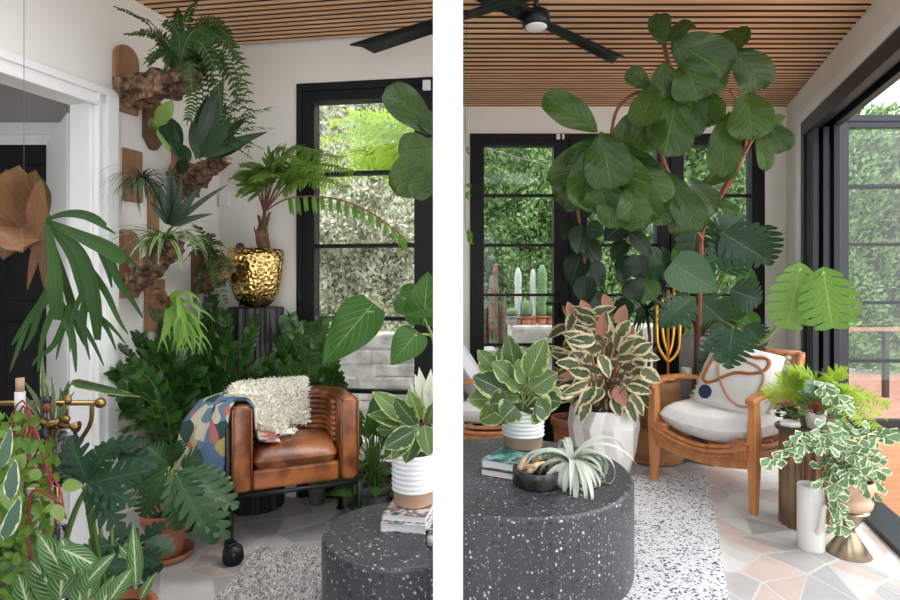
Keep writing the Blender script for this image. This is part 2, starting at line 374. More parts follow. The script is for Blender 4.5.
LM['birk'] = leafmat('cream streaked leaf', (.012, .045, .018), (.13, .21, .05), (.50, .56, .28), 9, 1.0, .38, margin=(.36, .44, .17), mw=.80, trans=.12, vamt=.55, vw=.13, spec=.35)
LM['ruby'] = leafmat('pink variegated leaf', (.03, .06, .03), (.13, .14, .06), (.20, .22, .12), 8, .5, .4, margin=(.70, .58, .36), mw=.55, trans=.15, vamt=.1, blotch=(.09, .13, .07), spec=.3)
LM['rubyp'] = leafmat('new pink leaf', (.36, .11, .08), (.52, .25, .17), (.6, .35, .25), 8, .5, .35, trans=.15)
LM['ivy'] = leafmat('cream edged ivy leaf', (.07, .17, .09), (.16, .29, .16), (.32, .42, .28), 4, .5, .5, margin=(.78, .77, .50), mw=.66, trans=.12, vamt=.2, spec=.3)
LM['pep'] = leafmat('watermelon peperomia leaf', (.02, .08, .03), (.05, .13, .05), (.40, .50, .36), 4, 1.0, .3, trans=.1, vamt=.8, vw=.2, spec=.4)
LM['peper'] = leafmat('fresh peperomia leaf', (.05, .14, .015), (.16, .28, .035), (.2, .32, .06), 5, .5, .35, trans=.25, vamt=.2, spec=.4)
LM['aphel'] = leafmat('white veined leaf', (.02, .085, .018), (.045, .14, .028), (.62, .70, .46), 7, .9, .4, trans=.15, vamt=.9, vw=.20, midw=.16, spec=.3)
LM['phil'] = leafmat('split philodendron leaf', (.014, .050, .018), (.035, .095, .03), (.11, .21, .07), 9, .8, .3, trans=.1, vamt=.4, spec=.4)
LM['phild'] = leafmat('blue green lobed leaf', (.012, .042, .025), (.028, .075, .04), (.10, .18, .08), 9, .8, .35, trans=.08, vamt=.4, spec=.28)
LM['stag'] = leafmat('staghorn frond', (.016, .055, .012), (.035, .09, .02), (.06, .14, .05), 3, .3, .5, trans=.12, vamt=.05, spec=.3)
LM['stagl'] = leafmat('young staghorn frond', (.16, .34, .05), (.24, .42, .08), (.3, .45, .12), 3, .3, .45, trans=.3, vamt=.05)
LM['shield'] = leafmat('dry shield frond', (.11, .045, .022), (.25, .115, .055), (.32, .17, .09), 7, .6, .6, trans=.1, vamt=.4)
LM['spider'] = leafmat('striped spider leaf', (.06, .14, .03), (.10, .19, .05), (.12, .2, .06), 1, .1, .4, margin=(.50, .54, .28), mw=.62, trans=.2, vamt=0)
LM['till'] = leafmat('grey green air plant leaf', (.035, .06, .035), (.07, .10, .06), (.1, .12, .08), 1, .1, .6, trans=.1, vamt=0)
LM['xero'] = leafmat('silver air plant leaf', (.50, .54, .47), (.66, .69, .62), (.5, .55, .48), 1, .1, .8, trans=.15, vamt=0)
LM['brom'] = leafmat('banded bromeliad leaf', (.006, .018, .010), (.016, .036, .018), (.08, .11, .07), 14, .0, .45, trans=.05, vamt=.5, vw=.2, spec=.3)
LM['dark'] = leafmat('dark strap leaf', (.006, .020, .008), (.016, .042, .013), (.03, .07, .025), 8, .4, .4, trans=.08, vamt=.2, spec=.22)
LM['pale'] = leafmat('pale green leaf', (.20, .32, .08), (.28, .38, .12), (.3, .42, .14), 8, .4, .45, trans=.3, vamt=.2)
LM['calla'] = leafmat('cream white leaf', (.70, .72, .58), (.78, .78, .66), (.5, .6, .35), 8, .5, .4, trans=.3, vamt=.2)
LM['sanse'] = leafmat('yellow edged strap', (.04, .08, .03), (.06, .11, .04), (.08, .13, .05), 8, .1, .4, margin=(.38, .36, .10), mw=.8, trans=.05, vamt=.1)
def hedgemat(name, cols, tr=.3):
    m = bpy.data.materials.new(name); m.use_nodes = True; nt = m.node_tree; N = nt.nodes; Lk = nt.links
    b = N['Principled BSDF']; b.inputs['Roughness'].default_value = .6
    geo = N.new('ShaderNodeNewGeometry'); r = N.new('ShaderNodeValToRGB'); e = r.color_ramp.elements
    e[0].color = (*cols[0], 1); e[1].color = (*cols[-1], 1)
    for i, c in enumerate(cols[1:-1]): q = e.new((i+1)/(len(cols)-1)); q.color = (*c, 1)
    Lk.new(geo.outputs['Random Per Island'], r.inputs[0]); Lk.new(r.outputs[0], b.inputs['Base Color'])
    t = N.new('ShaderNodeBsdfTranslucent'); ms = N.new('ShaderNodeMixShader'); ms.inputs[0].default_value = tr
    Lk.new(r.outputs[0], t.inputs[0]); Lk.new(b.outputs[0], ms.inputs[1]); Lk.new(t.outputs[0], ms.inputs[2]); Lk.new(ms.outputs[0], N['Material Output'].inputs[0])
    return m
HG = hedgemat('arborvitae sprays', [(.05,.11,.03), (.11,.22,.06), (.20,.34,.11), (.30,.44,.18)])
HL = hedgemat('shrub with painted glare', [(.22,.25,.12), (.52,.54,.36), (.72,.70,.56), (.85,.84,.78)])  # leaf colours lifted towards cream, painting in the overexposed daylight outdoors
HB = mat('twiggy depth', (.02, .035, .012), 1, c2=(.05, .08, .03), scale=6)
HLB = mat('pale shrub depth', (.10, .11, .07), 1, c2=(.22, .23, .16), scale=6)

# ------------------------------------------------------------------ SETTING
def seg(mb, p, q, z0, z1, th, side):       # wall slab from plan point p to q, thickness on the side given
    p = V((p[0], p[1], 0)); q = V((q[0], q[1], 0)); d = (q-p).normalized(); n = V((-d.y, d.x, 0))*side*th
    vs = [p+Z*z0, q+Z*z0, q+n+Z*z0, p+n+Z*z0, p+Z*z1, q+Z*z1, q+n+Z*z1, p+n+Z*z1]
    mb.add(vs, [(0,3,2,1),(4,5,6,7),(0,1,5,4),(1,2,6,5),(2,3,7,6),(3,0,4,7)])
CZ = 2.61
def LWx(Y): return -2.528+.357*Y           # left wall, plan
def RWx(Y): return 1.181+.33*Y             # right wall, plan
def LWp(px): return 2.528/(.357-(px-HX)/F) # distance at which a bearing meets the left wall
BO = V((-1.355, 3.285, 0)); BD = V((.99, -.1376, 0))
def bp_(s): return BO+BD*s

mb = MB(); mb.box((-5, -1.3, -.1), (.6, 3.34, 0)); mb.box((-.2, 3.34, -.1), (.6, 4.4, 0)); mb.add([V((x, y, z)) for z in (-.1, 0) for x, y in ((.6, -1.3), (RWx(-1.3)+.16, -1.3), (RWx(4.4)+.16, 4.4), (.6, 4.4))], [(3,2,1,0), (4,5,6,7), (0,1,5,4), (1,2,6,5), (2,3,7,6), (3,0,4,7)]); 
R.seed(77); g = .19; gr = {}; rot = Matrix.Rotation(.42, 3, 'Z')
def gp(i, j):
    if (i, j) not in gr: gr[(i, j)] = V((i*g+uni(-.30, .30)*g, j*g+uni(-.30, .30)*g, .0008))
    return gr[(i, j)]
def tile(ps):
    c = sum(ps, V((0, 0, 0)))/len(ps); q = []
    for p in ps: d = (p-c); q.append(rot @ (c+d*max(0, 1-.0055/d.length*1.4)))
    if all((-.15 < p.x < RWx(p.y)+.08 and p.y < 4.34) or (-4.9 < p.x < RWx(p.y)+.08 and p.y < 3.32) for p in q) and all(p.y > -.5 for p in q):
        mb.mi = 1+R.choice((0, 0, 1, 1, 2, 3, 4, 4, 5)); mb.add(q, [tuple(range(len(q)))])
for i in range(-30, 32):
    for j in range(-18, 34):
        a, b, c, d = gp(i, j), gp(i+1, j), gp(i+1, j+1), gp(i, j+1); k = R.random()
        if k < .45: tile([a, b, c, d])
        elif k < .72: m_ = (b+d)/2; tile([a, b, m_+(c-m_)*.1, d]) if 0 else (tile([a, b, c]), tile([a, c, d]))
        else: m1, m2 = a.lerp(b, uni(.35, .65)), c.lerp(d, uni(.35, .65)); tile([a, m1, m2, d]); tile([m1, b, c, m2])
tm = [mat('grout', (.60, .59, .57), .9)]+[mat('tile '+n_, c_, .42, c2=tuple(x*1.12 for x in c_), scale=9) for n_, c_ in (('blush', (.53,.42,.38)), ('bone', (.54,.52,.49)), ('slate', (.38,.375,.38)), ('rose', (.56,.44,.40)), ('chalk', (.60,.59,.57)), ('ash', (.42,.40,.39)))]
struct(mb.build('floor', tm, smooth=False))
# ceilings: slats are real battens under a dark board
mb = MB(); mb.box((-4.5, 1.75, CZ+.03), (-.27, 3.40, CZ+.12)); mb.box((-.27, 1.75, CZ+.03), (2.6, 4.5, CZ+.12)); mb.box((-4.5, -1.2, CZ+.03), (2.6, .60, CZ+.12))  # break between the boards: unseen skylight opening, added to light the rooms from above
def slat(a, b, M_=None):               # cedar face, edges coloured dark to paint the shade in the gaps
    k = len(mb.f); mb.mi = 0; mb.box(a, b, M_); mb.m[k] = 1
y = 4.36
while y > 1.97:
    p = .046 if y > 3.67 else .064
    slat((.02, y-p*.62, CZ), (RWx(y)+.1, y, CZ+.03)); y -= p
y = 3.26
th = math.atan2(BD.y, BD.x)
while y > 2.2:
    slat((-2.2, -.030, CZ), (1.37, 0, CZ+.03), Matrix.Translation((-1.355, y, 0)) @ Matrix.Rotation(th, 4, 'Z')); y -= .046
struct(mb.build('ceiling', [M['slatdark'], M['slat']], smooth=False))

mb = MB(); seg(mb, (LWx(3.285), 3.285), (LWx(2.54), 2.54), 0, CZ+.05, .13, -1)
seg(mb, (LWx(2.54), 2.54), (LWx(1.5), 1.5), 2.04, CZ+.05, .13, -1); seg(mb, (LWx(1.5), 1.5), (LWx(-1.2), -1.2), 0, CZ+.05, .13, -1)
struct(mb.build('wall_left', M['wall'], smooth=False))
mb = MB()
seg(mb, bp_(-.2), bp_(.48), 0, CZ+.05, .13, 1); seg(mb, bp_(.48), bp_(1.30), 2.37, CZ+.05, .13, 1); seg(mb, bp_(1.30), bp_(1.397), 0, CZ+.05, .13, 1)
struct(mb.build('wall_back_left', M['wall'], smooth=False))
mb = MB(); mb.box((-.2, 4.36, 0), (.156, 4.49, CZ+.05)); mb.box((2.453, 4.36, 0), (2.75, 4.49, CZ+.05)); mb.box((.156, 4.36, 2.4), (2.453, 4.49, CZ+.05))
struct(mb.build('wall_back_right', M['wall'], smooth=False))
mb = MB(); mb.box((-.20, 3.24, 0), (-.175, 4.49, CZ+.05)); struct(mb.build('wall_alcove', M['wall'], smooth=False))
mb = MB(); seg(mb, (RWx(4.36), 4.36), (RWx(3.99), 3.99), 0, CZ+.05, .16, 1); seg(mb, (RWx(3.99), 3.99), (RWx(.7), .7), 2.37, CZ+.05, .16, 1)
seg(mb, (RWx(.7), .7), (RWx(-1.2), -1.2), 0, CZ+.05, .16, 1)
struct(mb.build('wall_right', M['wall'], smooth=False))
# dividing wall with its full-height end post
mb = MB(); mb.box((-.0364, 1.2, 0), (.0279, 1.27, CZ+.03)); mb.box((-.0364, 1.27, 0), (.0279, 3.10, .42))
struct(mb.build('wall_divider', M['divider'], smooth=False))
mb = MB(); mb.box((-3.2, -1.3, 0), (-1.1, -1.2, CZ+.05)); mb.box((.9, -1.3, 0), (2.2, -1.2, CZ+.05)); mb.box((-1.1, -1.3, 2.2), (.9, -1.2, CZ+.05)); struct(mb.build('wall_rear_added', M['wall'], smooth=False))  # unseen wall behind the camera, added to hold back frontal light
# baseboards
mb = MB(); seg(mb, (LWx(3.28), 3.28), (LWx(2.64), 2.64), 0, .13, .015, 1); struct(mb.build('baseboard_left', M['white'], bevel=.003, smooth=False))
mb = MB(); seg(mb, bp_(0), bp_(.47), 0, .13, .015, -1); struct(mb.build('baseboard_back', M['white'], bevel=.003, smooth=False))
# door casing on left wall
mb = MB()
def onL(Y, off=0): return (LWx(Y)+off*.942, Y-off*.336)
for a, b, th_ in ((2.555, 2.64, .022), (2.585, 2.64, .036), (2.545, 2.56, .03)):
    seg(mb, onL(a), onL(b), 0, 2.12, th_, -1)
seg(mb, onL(2.64), onL(1.4), 2.04, 2.12, .022, 1); seg(mb, onL(2.64), onL(1.4), 2.085, 2.12, .036, 1); seg(mb, onL(2.55), onL(1.4), 2.03, 2.05, .03, 1)
seg(mb, onL(2.54), (onL(2.54)[0]-.13*.942, onL(2.54)[1]+.13*.336), 0, 2.04, .012, 1)
struct(mb.build('trim_1', M['white'], bevel=.003, smooth=False))
# side room beyond the doorway
mb = MB(); mb.box((-3.6, 3.5, 0), (-1.62, 3.6, 2.7)); mb.box((-3.7, .8, 0), (-3.6, 3.6, 2.7)); mb.box((-3.7, .8, 2.55), (-2.2, 3.6, 2.6))  # the overhead slab is an unseen ceiling, added to keep this room dim
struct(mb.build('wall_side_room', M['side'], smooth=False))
mb = MB(); mb.box((-3.3, 3.44, 0), (-2.2, 3.5, 2.08)); d = struct(mb.build('door_4', M['black'], smooth=False))
mb = MB()
for x0 in (-3.2, -2.72): mb.box((x0, 3.425, .2), (x0+.4, 3.445, 1.0)); mb.box((x0, 3.425, 1.12), (x0+.4, 3.445, 1.96))
mb.build('door_panel', M['black'], d, smooth=False, bevel=.01)
mb = MB(); mb.box((-3.4, 3.44, 2.08), (-2.1, 3.5, 2.14)); mb.box((-3.42, 3.42, 2.14), (-2.08, 3.5, 2.16)); mb.box((-3.4, 3.45, 2.16), (-2.1, 3.5, 2.22)); mb.box((-2.2, 3.44, 0), (-2.1, 3.5, 2.08))
struct(mb.build('trim_2', M['white'], smooth=False))
a = V((-1.80, 2.66, 0)); b = V((-2.30, 3.22, 0)); mb = MB(); mb.bar(a+Z*1.02, b+Z*1.02, .035, 2.02); d = struct(mb.build('door_3', M['white'], bevel=.003, smooth=False))
mb = MB()
for z in (1.84, 1.0, .25): mb.tube([V((-1.775, 2.645, z-.05)), V((-1.775, 2.645, z+.05))], .008, 8)
mb.build('hinge', M['brass'], d)

# glazed doors: local frame, x along the wall, y into it
def glazed(name, loc, rotz, x0, x1, gx0, gx1, z1, gz0, gz1, mats, rows=5, th=.09, handle=None, hinge=None, z0=0.0):
    mb = MB()
    mb.box((x0, 0, z0), (gx0, th, z1)); mb.box((gx1, 0, z0), (x1, th, z1)); mb.box((gx0, 0, gz1), (gx1, th, z1)); mb.box((gx0, 0, z0), (gx1, th, gz0))
    mb.box((x0, -.012, z1-.045), (x1, 0, z1)); mb.box((x0, -.012, z0), (x0+.03, 0, z1-.045))
    o = struct(mb.build(name, mats, smooth=False, bevel=.002, loc=loc, rotz=rotz))
    mb = MB()
    for i in range(1, rows):
        z = gz0+(gz1-gz0)*i/rows; mb.box((gx0, .015, z-.011), (gx1, .06, z+.011))
    mb.build('glazing_bar', mats, o, smooth=False)
    mb = MB(); mb.box((gx0, .036, gz0), (gx1, .041, gz1)); mb.build('pane', M['glass'], o, smooth=False)
    if handle:
        hx, hz, sgn = handle; mb = MB(); mb.box((hx-.016, -.014, hz-.10), (hx+.016, 0, hz+.10)); mb.tube([(hx, 0, hz), (hx, -.05, hz), (hx+sgn*.12, -.05, hz)], .009, 8)
        mb.build('door_handle', M['blackmetal'], o)
    if hinge is not None:
        mb = MB()
        for z in (.3, 1.15, 2.0): mb.tube([(hinge, -.014, z-.05), (hinge, -.014, z+.05)], .008, 8)
        mb.build('hinge', M['blackmetal'], o)
    return o
pX = lambda px: (px-HX)/F*4.36
glazed('door_1', (0, 4.36, 0), 0, .156, .93, pX(484), pX(554), 2.4, .367, 2.313, M['black'], handle=(pX(560), 1.08, -1), hinge=.17)
glazed('window_1', (0, 4.36, 0), 0, .93, 1.715, pX(587), pX(657), 2.4, .367, 2.313, M['black'])
glazed('window_2', (0, 4.36, 0), 0, 1.715, 2.453, pX(684), pX(752), 2.4, .367, 2.313, M['black'])
th = math.atan2(BD.y, BD.x)
glazed('door_2', BO, th, .48, 1.30, .582, 1.166, 2.37, .197, 2.27, M['black'], hinge=.495)
# head trim and leaves of the big side opening
mb = MB()
def onR(Y, off=0): return (RWx(Y)+off*.95, Y-off*.313)      # off > 0 goes outdoors
seg(mb, onR(3.99, -.012), onR(.7, -.012), 2.37, 2.43, .02, 1); seg(mb, onR(3.99, -.012), onR(4.05, -.012), 0, 2.43, .02, -1)
struct(mb.build('trim_3', M['white'], smooth=False, bevel=.002))
mb = MB()
seg(mb, onR(3.985), onR(.7), 2.27, 2.37, .05, 1); seg(mb, onR(3.985, .07), onR(.7, .07), 2.30, 2.37, .03, 1); seg(mb, onR(3.985, .12), onR(.7, .12), 2.27, 2.37, .05, 1)
seg(mb, onR(3.985), onR(3.92), 0, 2.37, .17, 1); seg(mb, onR(3.985, 0), onR(.7, 0), 0, .025, .17, 1)
struct(mb.build('trim_4', M['bluegrey'], smooth=False, bevel=.002))
for i in range(3):
    off = .012+.055*i; Y1 = 3.91; Y0 = 3.76-.02*i
    mb = MB(); w = .035
    seg(mb, onR(Y1, off), onR(Y1-.07, off), .03, 2.27, w, 1); seg(mb, onR(Y0+.07, off), onR(Y0, off), .03, 2.27, w, 1)
    seg(mb, onR(Y1-.07, off), onR(Y0+.07, off), .03, .2, w, 1); seg(mb, onR(Y1-.07, off), onR(Y0+.07, off), 2.17, 2.27, w, 1)
    o = struct(mb.build('door_%d' % (5+i), M['bluegrey'], smooth=False, bevel=.002))
    mb = MB(); seg(mb, onR(Y1-.07, off+.014), onR(Y0+.07, off+.014), .2, 2.17, .006, 1); mb.build('pane', M['glass'], o, smooth=False)
Yl = 3.9; lx = lambda px: (px-HX)/F*Yl; lz = lambda py: CH-(py-HY)/F*Yl
glazed('door_8', (0, Yl, 0), 0, lx(835), lx(835)+1.0, lx(849), lx(849)+.82, lz(115), lz(420), lz(127), M['bluegrey'], th=.05, z0=lz(432))

# ------------------------------------------------------------------ OUTDOORS
mb = MB(); mb.box((-8, 3.42, -.16), (-.27, 14, -.02)); mb.box((-.27, 4.5, -.16), (14, 14, -.02)); struct(mb.build('ground', M['patio'], smooth=False))
mb = MB(); mb.box((2.35, .5, -.12), (7, 4.75, -.015)); struct(mb.build('ground_deck', M['deck'], smooth=False))
def hedge(name, label, x0, x1, y0, z1, n, matl, matb, sz=.07, seed=1, cat='hedge', yb=.5, z0=0, up=1.0, gap=0):
    R.seed(seed); o = thing(name, label, cat, ((x0+x1)/2, y0+.4, 0))
    off = -o.location
    def surf(x, z): return y0+yb*noise.noise(V((x*.9, z*.7, seed)))+.22*noise.noise(V((x*3, z*2.4, seed+5)))
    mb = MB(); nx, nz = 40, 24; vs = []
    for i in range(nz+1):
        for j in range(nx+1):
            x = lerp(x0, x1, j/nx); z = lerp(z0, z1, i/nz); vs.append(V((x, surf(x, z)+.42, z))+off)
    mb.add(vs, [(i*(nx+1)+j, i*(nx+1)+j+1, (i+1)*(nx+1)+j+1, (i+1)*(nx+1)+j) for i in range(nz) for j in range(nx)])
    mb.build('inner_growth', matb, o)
    mb = MB()
    for k in range(n):
        x = uni(x0, x1); z = uni(z0, z1+.15); dpt = uni(0, 1)**.7
        if noise.noise(V((x*2.2, z*1.8, seed+9))) < gap and dpt < .65: continue
        p = V((x, surf(x, z)+.1-.3*(1-dpt), z))+off; s = sz*uni(.5, 1.5)
        d = V((uni(-.8, .8), uni(-.9, -.1), uni(-.3, 1.2)*up)); d.normalize(); sd_ = d.cross(V((uni(-.6, .6), -1, uni(0, .9)))).normalized()*s*.24; mb.add([p, p+d*s*.5+sd_, p+d*s, p+d*s*.5-sd_], [(0, 1, 2, 3)])
    mb.build('foliage', matl, o, smooth=False)
    return o
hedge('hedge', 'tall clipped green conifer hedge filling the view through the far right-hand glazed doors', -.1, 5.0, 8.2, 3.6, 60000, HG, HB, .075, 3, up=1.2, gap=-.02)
hedge('shrub', 'loose shrub bleached by painted glare, filling the single glazed door beside the leather armchair', -3.2, .1, 6.3, 3.5, 55000, HL, HLB, .06, 4, cat='shrub', z0=.5, gap=-.05)
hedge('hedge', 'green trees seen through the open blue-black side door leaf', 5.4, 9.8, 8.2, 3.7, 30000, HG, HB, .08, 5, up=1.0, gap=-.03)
# left stone wall
mb = MB(); R.seed(8)
z = -.02
while z < .72:
    h = uni(.09, .22); x = -3.2+uni(0, .2)
    while x < .05:
        w = uni(.12, .5); mb.box((x, 5.0+uni(0, .06), z-uni(0, .01)), (x+w-.003, 5.4, z+h-.002)); x += w
    z += h
mb.box((-3.2, 5.03, -.02), (.05, 5.38, .715)); tag(mb.build('stone_wall', M['stone'], smooth=False, bevel=.02), 'low grey stone garden wall outside the glazed door by the leather armchair', 'wall')
mb = MB(); mb.box((-3.1, 4.0, -.02), (-.28, 4.7, .10)); struct(mb.build('ground_step', M['patio'], smooth=False, bevel=.01))
# cactus ledge
mb = MB()
mb.box((.62, 5.6, .62), (2.2, 6.05, .82)); mb.box((.75, 5.68, -.02), (2.1, 6.05, .60))
o = tag(mb.build('stone_ledge', M['stone'], smooth=False, bevel=.03), 'weathered stone garden ledge carrying the potted cacti', 'ledge')
def pot(mb, c, r, h, rim=.18, n=24, taper=.7):
    t = r*.10
    mb.lathe([(r*taper*.98, 0), (r*taper, .002), (r*.93, h*(1-rim)), (r*.93, h*(1-rim)), (r*1.03, h*(1-rim)+.002), (r*1.03, h-.004), (r*1.0, h), (r*.88, h), (r*.85, h-.006), (r*.83, h*.86)], c, n)
def soil(mb, c, r, z): mb.lathe([(r, z-.004), (r, z), (r*.5, z+.004), (.001, z+.006)], c, 20)
def cactus(px, base_y, topy, kind, label, potr=.06, poth=.09, w=10, pm='terra'):
    Y = 5.8; b = P(px, base_y, Y); b.z = .82; o = thing('potted_cactus', label, 'cactus', b, group='cacti on the outdoor ledge')
    mb = MB(); pot(mb, (0,0,0), potr, poth); mb.build('pot', M[pm], o)
    mb = MB(); soil(mb, (0,0,0), potr*.83, poth*.88); mb.build('soil', M['soil'], o)
    h = P(px, topy, Y).z-.82; r = S(w, Y)/2; mb = MB()
    if kind == 'barrel': mb.lathe([(r*.3, poth*.85), (r*.8, poth+.01), (r, (poth+h)/2), (r*.85, lerp(poth, h, .8)), (r*.3, h)], (0,0,0), 40, lambda a, z, j, i: 1+.12*(j%2))
    else: mb.lathe([(r*.8, poth*.85)]+[(r*(1+.10*sn(k*1.9)), lerp(poth, h, k/10)) for k in range(10)]+[(r*.4, h)], (0,0,0), 24, lambda a, z, j, i: 1+.15*(j%2))
    mb.build('cactus_body', M['cactusw'] if kind == 'white' else M['cactus'], o)
cactus(512, 322, 308, 'barrel', 'low round cactus in a grey box pot at the left end of the ledge', .075, .09, 12, 'greybox')
cactus(518, 318, 268, 'white', 'taller woolly white column cactus, left of the pair on the ledge', .05, .08, 6)
cactus(526, 322, 300, 'barrel', 'spiny barrel cactus in a terracotta pot, middle of the ledge', .07, .085, 11)
cactus(533, 318, 269, 'white', 'slimmer woolly white column cactus, right of the pair on the ledge', .045, .08, 5)
cactus(542, 318, 265, 'green', 'plain green column cactus rising from the ledge', .065, .09, 8)
cactus(551, 322, 306, 'barrel', 'small green cactus in a terracotta pot at the right end of the ledge', .065, .09, 8)
o = thing('euphorbia_cluster', 'cluster of red-edged columnar euphorbia outside the left pane of the right-hand doors', 'euphorbia', P(495, 380, 5.4)*1)
o.location.z = -.02; mb = MB()
for k in range(11):
    x = uni(-.13, .12); yy = uni(-.08, .1); h = uni(.9, 1.45); mb.lathe([(.015, 0)]+[(.02*(1+.2*sn(q*2)), h*q/8) for q in range(1, 9)]+[(.006, h+.01)], (x, yy, 0), 8, lambda a, z, j, i: 1+.35*(j%2))
mb.build('stems', M['euph'], o)
# deck rail and brick path seen through the side leaf
o = thing('deck_rail', 'low timber rail outside beyond the open side door leaf', 'railing', (5.2, 6.2, 0)); mb = MB()
mb.box((-2.2, -.03, .72), (2.5, .05, .76)); mb.build('rail', M['board'], o, smooth=False, bevel=.004); mb = MB()
for k in range(6): mb.box((-2.1+k*.85, -.02, -.02), (-2.05+k*.85, .03, .72))
mb.build('rail_post', M['blackmetal'], o, smooth=False)
mb = MB(); mb.box((2.9, 4.75, -.1), (9, 8, -.01)); struct(mb.build('ground_brick', M['brick'], smooth=False))
mb = MB(); mb.tube(bez(P(300, 92, 5.2), P(360, 106, 5.2), P(430, 130, 5.2)), .006, 6); tag(mb.build('overhead_cable', M['wire']), 'thin overhead cable crossing the top of the view outside the left glazed door', 'cable')
mb = MB(); mb.tube(bez(P(478, 146, 6.2), P(520, 158, 6.2), P(570, 172, 6.2)), .007, 6); tag(mb.build('overhead_cable', M['wire']), 'thin overhead cable crossing the top left pane of the right-hand doors', 'cable')

# ------------------------------------------------------------------ PLANT HELPERS
CAM = V((0, 0, CH))
def facing(p, jit=.35):
    return ((CAM-p).normalized()+V((uni(-jit, jit), uni(-jit, jit), uni(-jit, jit)+.15))).normalized()
def pleaf(name, o, bx, by, tx, ty, w, Y, m, shape='ovate', dY=0, **kw):      # one leaf part
    p = P(bx, by, Y); q = P(tx, ty, Y+dY); mb = MB(); L = (q-p).length*1.04
    n = facing(p, kw.pop('jit', .3)); mb.leaf(p-o.location, q-p, n, L, S(w, Y), shape, **kw)
    return mb.build(name, m, o)
def bush(o, c, n, rx, ry, rz, L, W, m, stemm, shape='ovate', z0=0.0, droop=.5, stem_r=.003, seed=1, up=.5, low=-.2, var=.3, c0=(0,0,0), **kw):
    R.seed(seed); mb = MB(); ms = MB(); c = V(c); c0 = V(c0)
    for i in range(n):
        a = i*2.39996+uni(-.3, .3); e = lerp(low, 1, ((i+.5)/n))*pi/2; q = uni(.62, 1)
        d = V((math.cos(a)*math.cos(e), math.sin(a)*math.cos(e), math.sin(e)))
        p = c+V((d.x*rx, d.y*ry, d.z*rz))*q
        out = V((d.x, d.y, d.z*.5+up*uni(-.4, .9))); out.normalize()
        nn = (Z*.9+V((d.x, d.y, 0))*.5+V((uni(-.4, .4), uni(-.9, .2), uni(-.2, .3))))
        s = uni(1-var, 1+var*.5)
        ms.tube(bez(c0+V((d.x*.01, d.y*.01, 0)), lerp(c0, p, .55)+Z*rz*.15, p, n=6), stem_r, 5)
        mb.leaf(p, out, nn, L*s, W*s, shape, droop=droop*uni(.5, 1.5), **kw)
    ms.build('stem', stemm, o); return mb.build('foliage', m, o)
def pinnate(mb, ms, path, n, Lf, Wf, m_shape='ovate', ang=.9, start=.15, r=.004, droop=.3, taper=True, hang=.2, alt=False, nrm=None, prof=None, **kw):
    ms.tube(path, [max(.001, r*(1-.8*i/(len(path)-1))) for i in range(len(path))], 5)
    k = len(path)-1
    for i in range(n):
        t = start+(1-start)*(i+.5)/n; f = t*k; a = min(int(f), k-1); p = path[a].lerp(path[a+1], f-a)
        d = (path[a+1]-path[a]).normalized(); up = nrm if nrm else Z; sd = d.cross(up)
        if sd.length < .1: sd = d.cross(V((0, 1, 0)))
        sd.normalize(); s = prof(t) if prof else ((1-.55*(t-start)/(1-start)) if taper else 1)
        for sg in ((-1, 1) if not alt else ((-1,) if i % 2 else (1,))):
            v = d*math.cos(ang)+sd*sg*math.sin(ang)-Z*hang+V((uni(-.1, .1), uni(-.1, .1), uni(-.1, .1)))
            mb.leaf(p, v, (sd.cross(d))+V((uni(-.2,.2), uni(-.5, .1), uni(-.1,.2))), Lf*s*uni(.85, 1.1), Wf*s*uni(.85, 1.1), m_shape, droop=droop, **kw)
    d = (path[-1]-path[-2]); mb.leaf(path[-1], d, Z, Lf*.6, Wf*.6, m_shape, droop=droop, **kw)
def potted(name, label, cat, loc, pr, ph, pm='terra', tp=.7, group=None, style='pot', z=0, saucer=False):
    loc = V(loc); loc.z = z; o = thing(name, label, cat, loc, 0, group); mb = MB()
    if style == 'pot': pot(mb, (0,0,0), pr, ph, taper=tp)
    elif style == 'cyl': mb.lathe([(pr*.96, 0), (pr, .01), (pr, ph-.005), (pr*.98, ph), (pr*.9, ph), (pr*.88, ph-.01), (pr*.88, ph*.85)], (0,0,0), 36)
    mb.build('pot', M[pm], o)
    mb = MB(); soil(mb, (0,0,0), pr*.86, ph*.88); mb.build('soil', M['soil'], o)
    if saucer:
        pass
    return o
def ribbedpot(o, r, h):
    mb = MB(); zz = h*.3; pr = [(r*.80, 0), (r*.88, .006), (r*.92, zz)]
    mb.lathe(pr+[(r*.93, zz)], (0,0,0), 40); mb.build('pot_base', M['terrap'], o)
    pr = [(r*.92, zz)]; k = 7
    for i in range(k*4+1):
        t = i/(k*4); pr.append((r*(.95+.045*math.cos(t*k*2*pi)), lerp(zz, h*.97, t)))
    pr += [(r*.95, h), (r*.86, h), (r*.84, h*.86)]
    mb = MB(); mb.lathe(pr, (0,0,0), 40); mb.build('pot', M['ceram'], o)
    mb = MB(); soil(mb, (0,0,0), r*.84, h*.9); mb.build('soil', M['soil'], o)

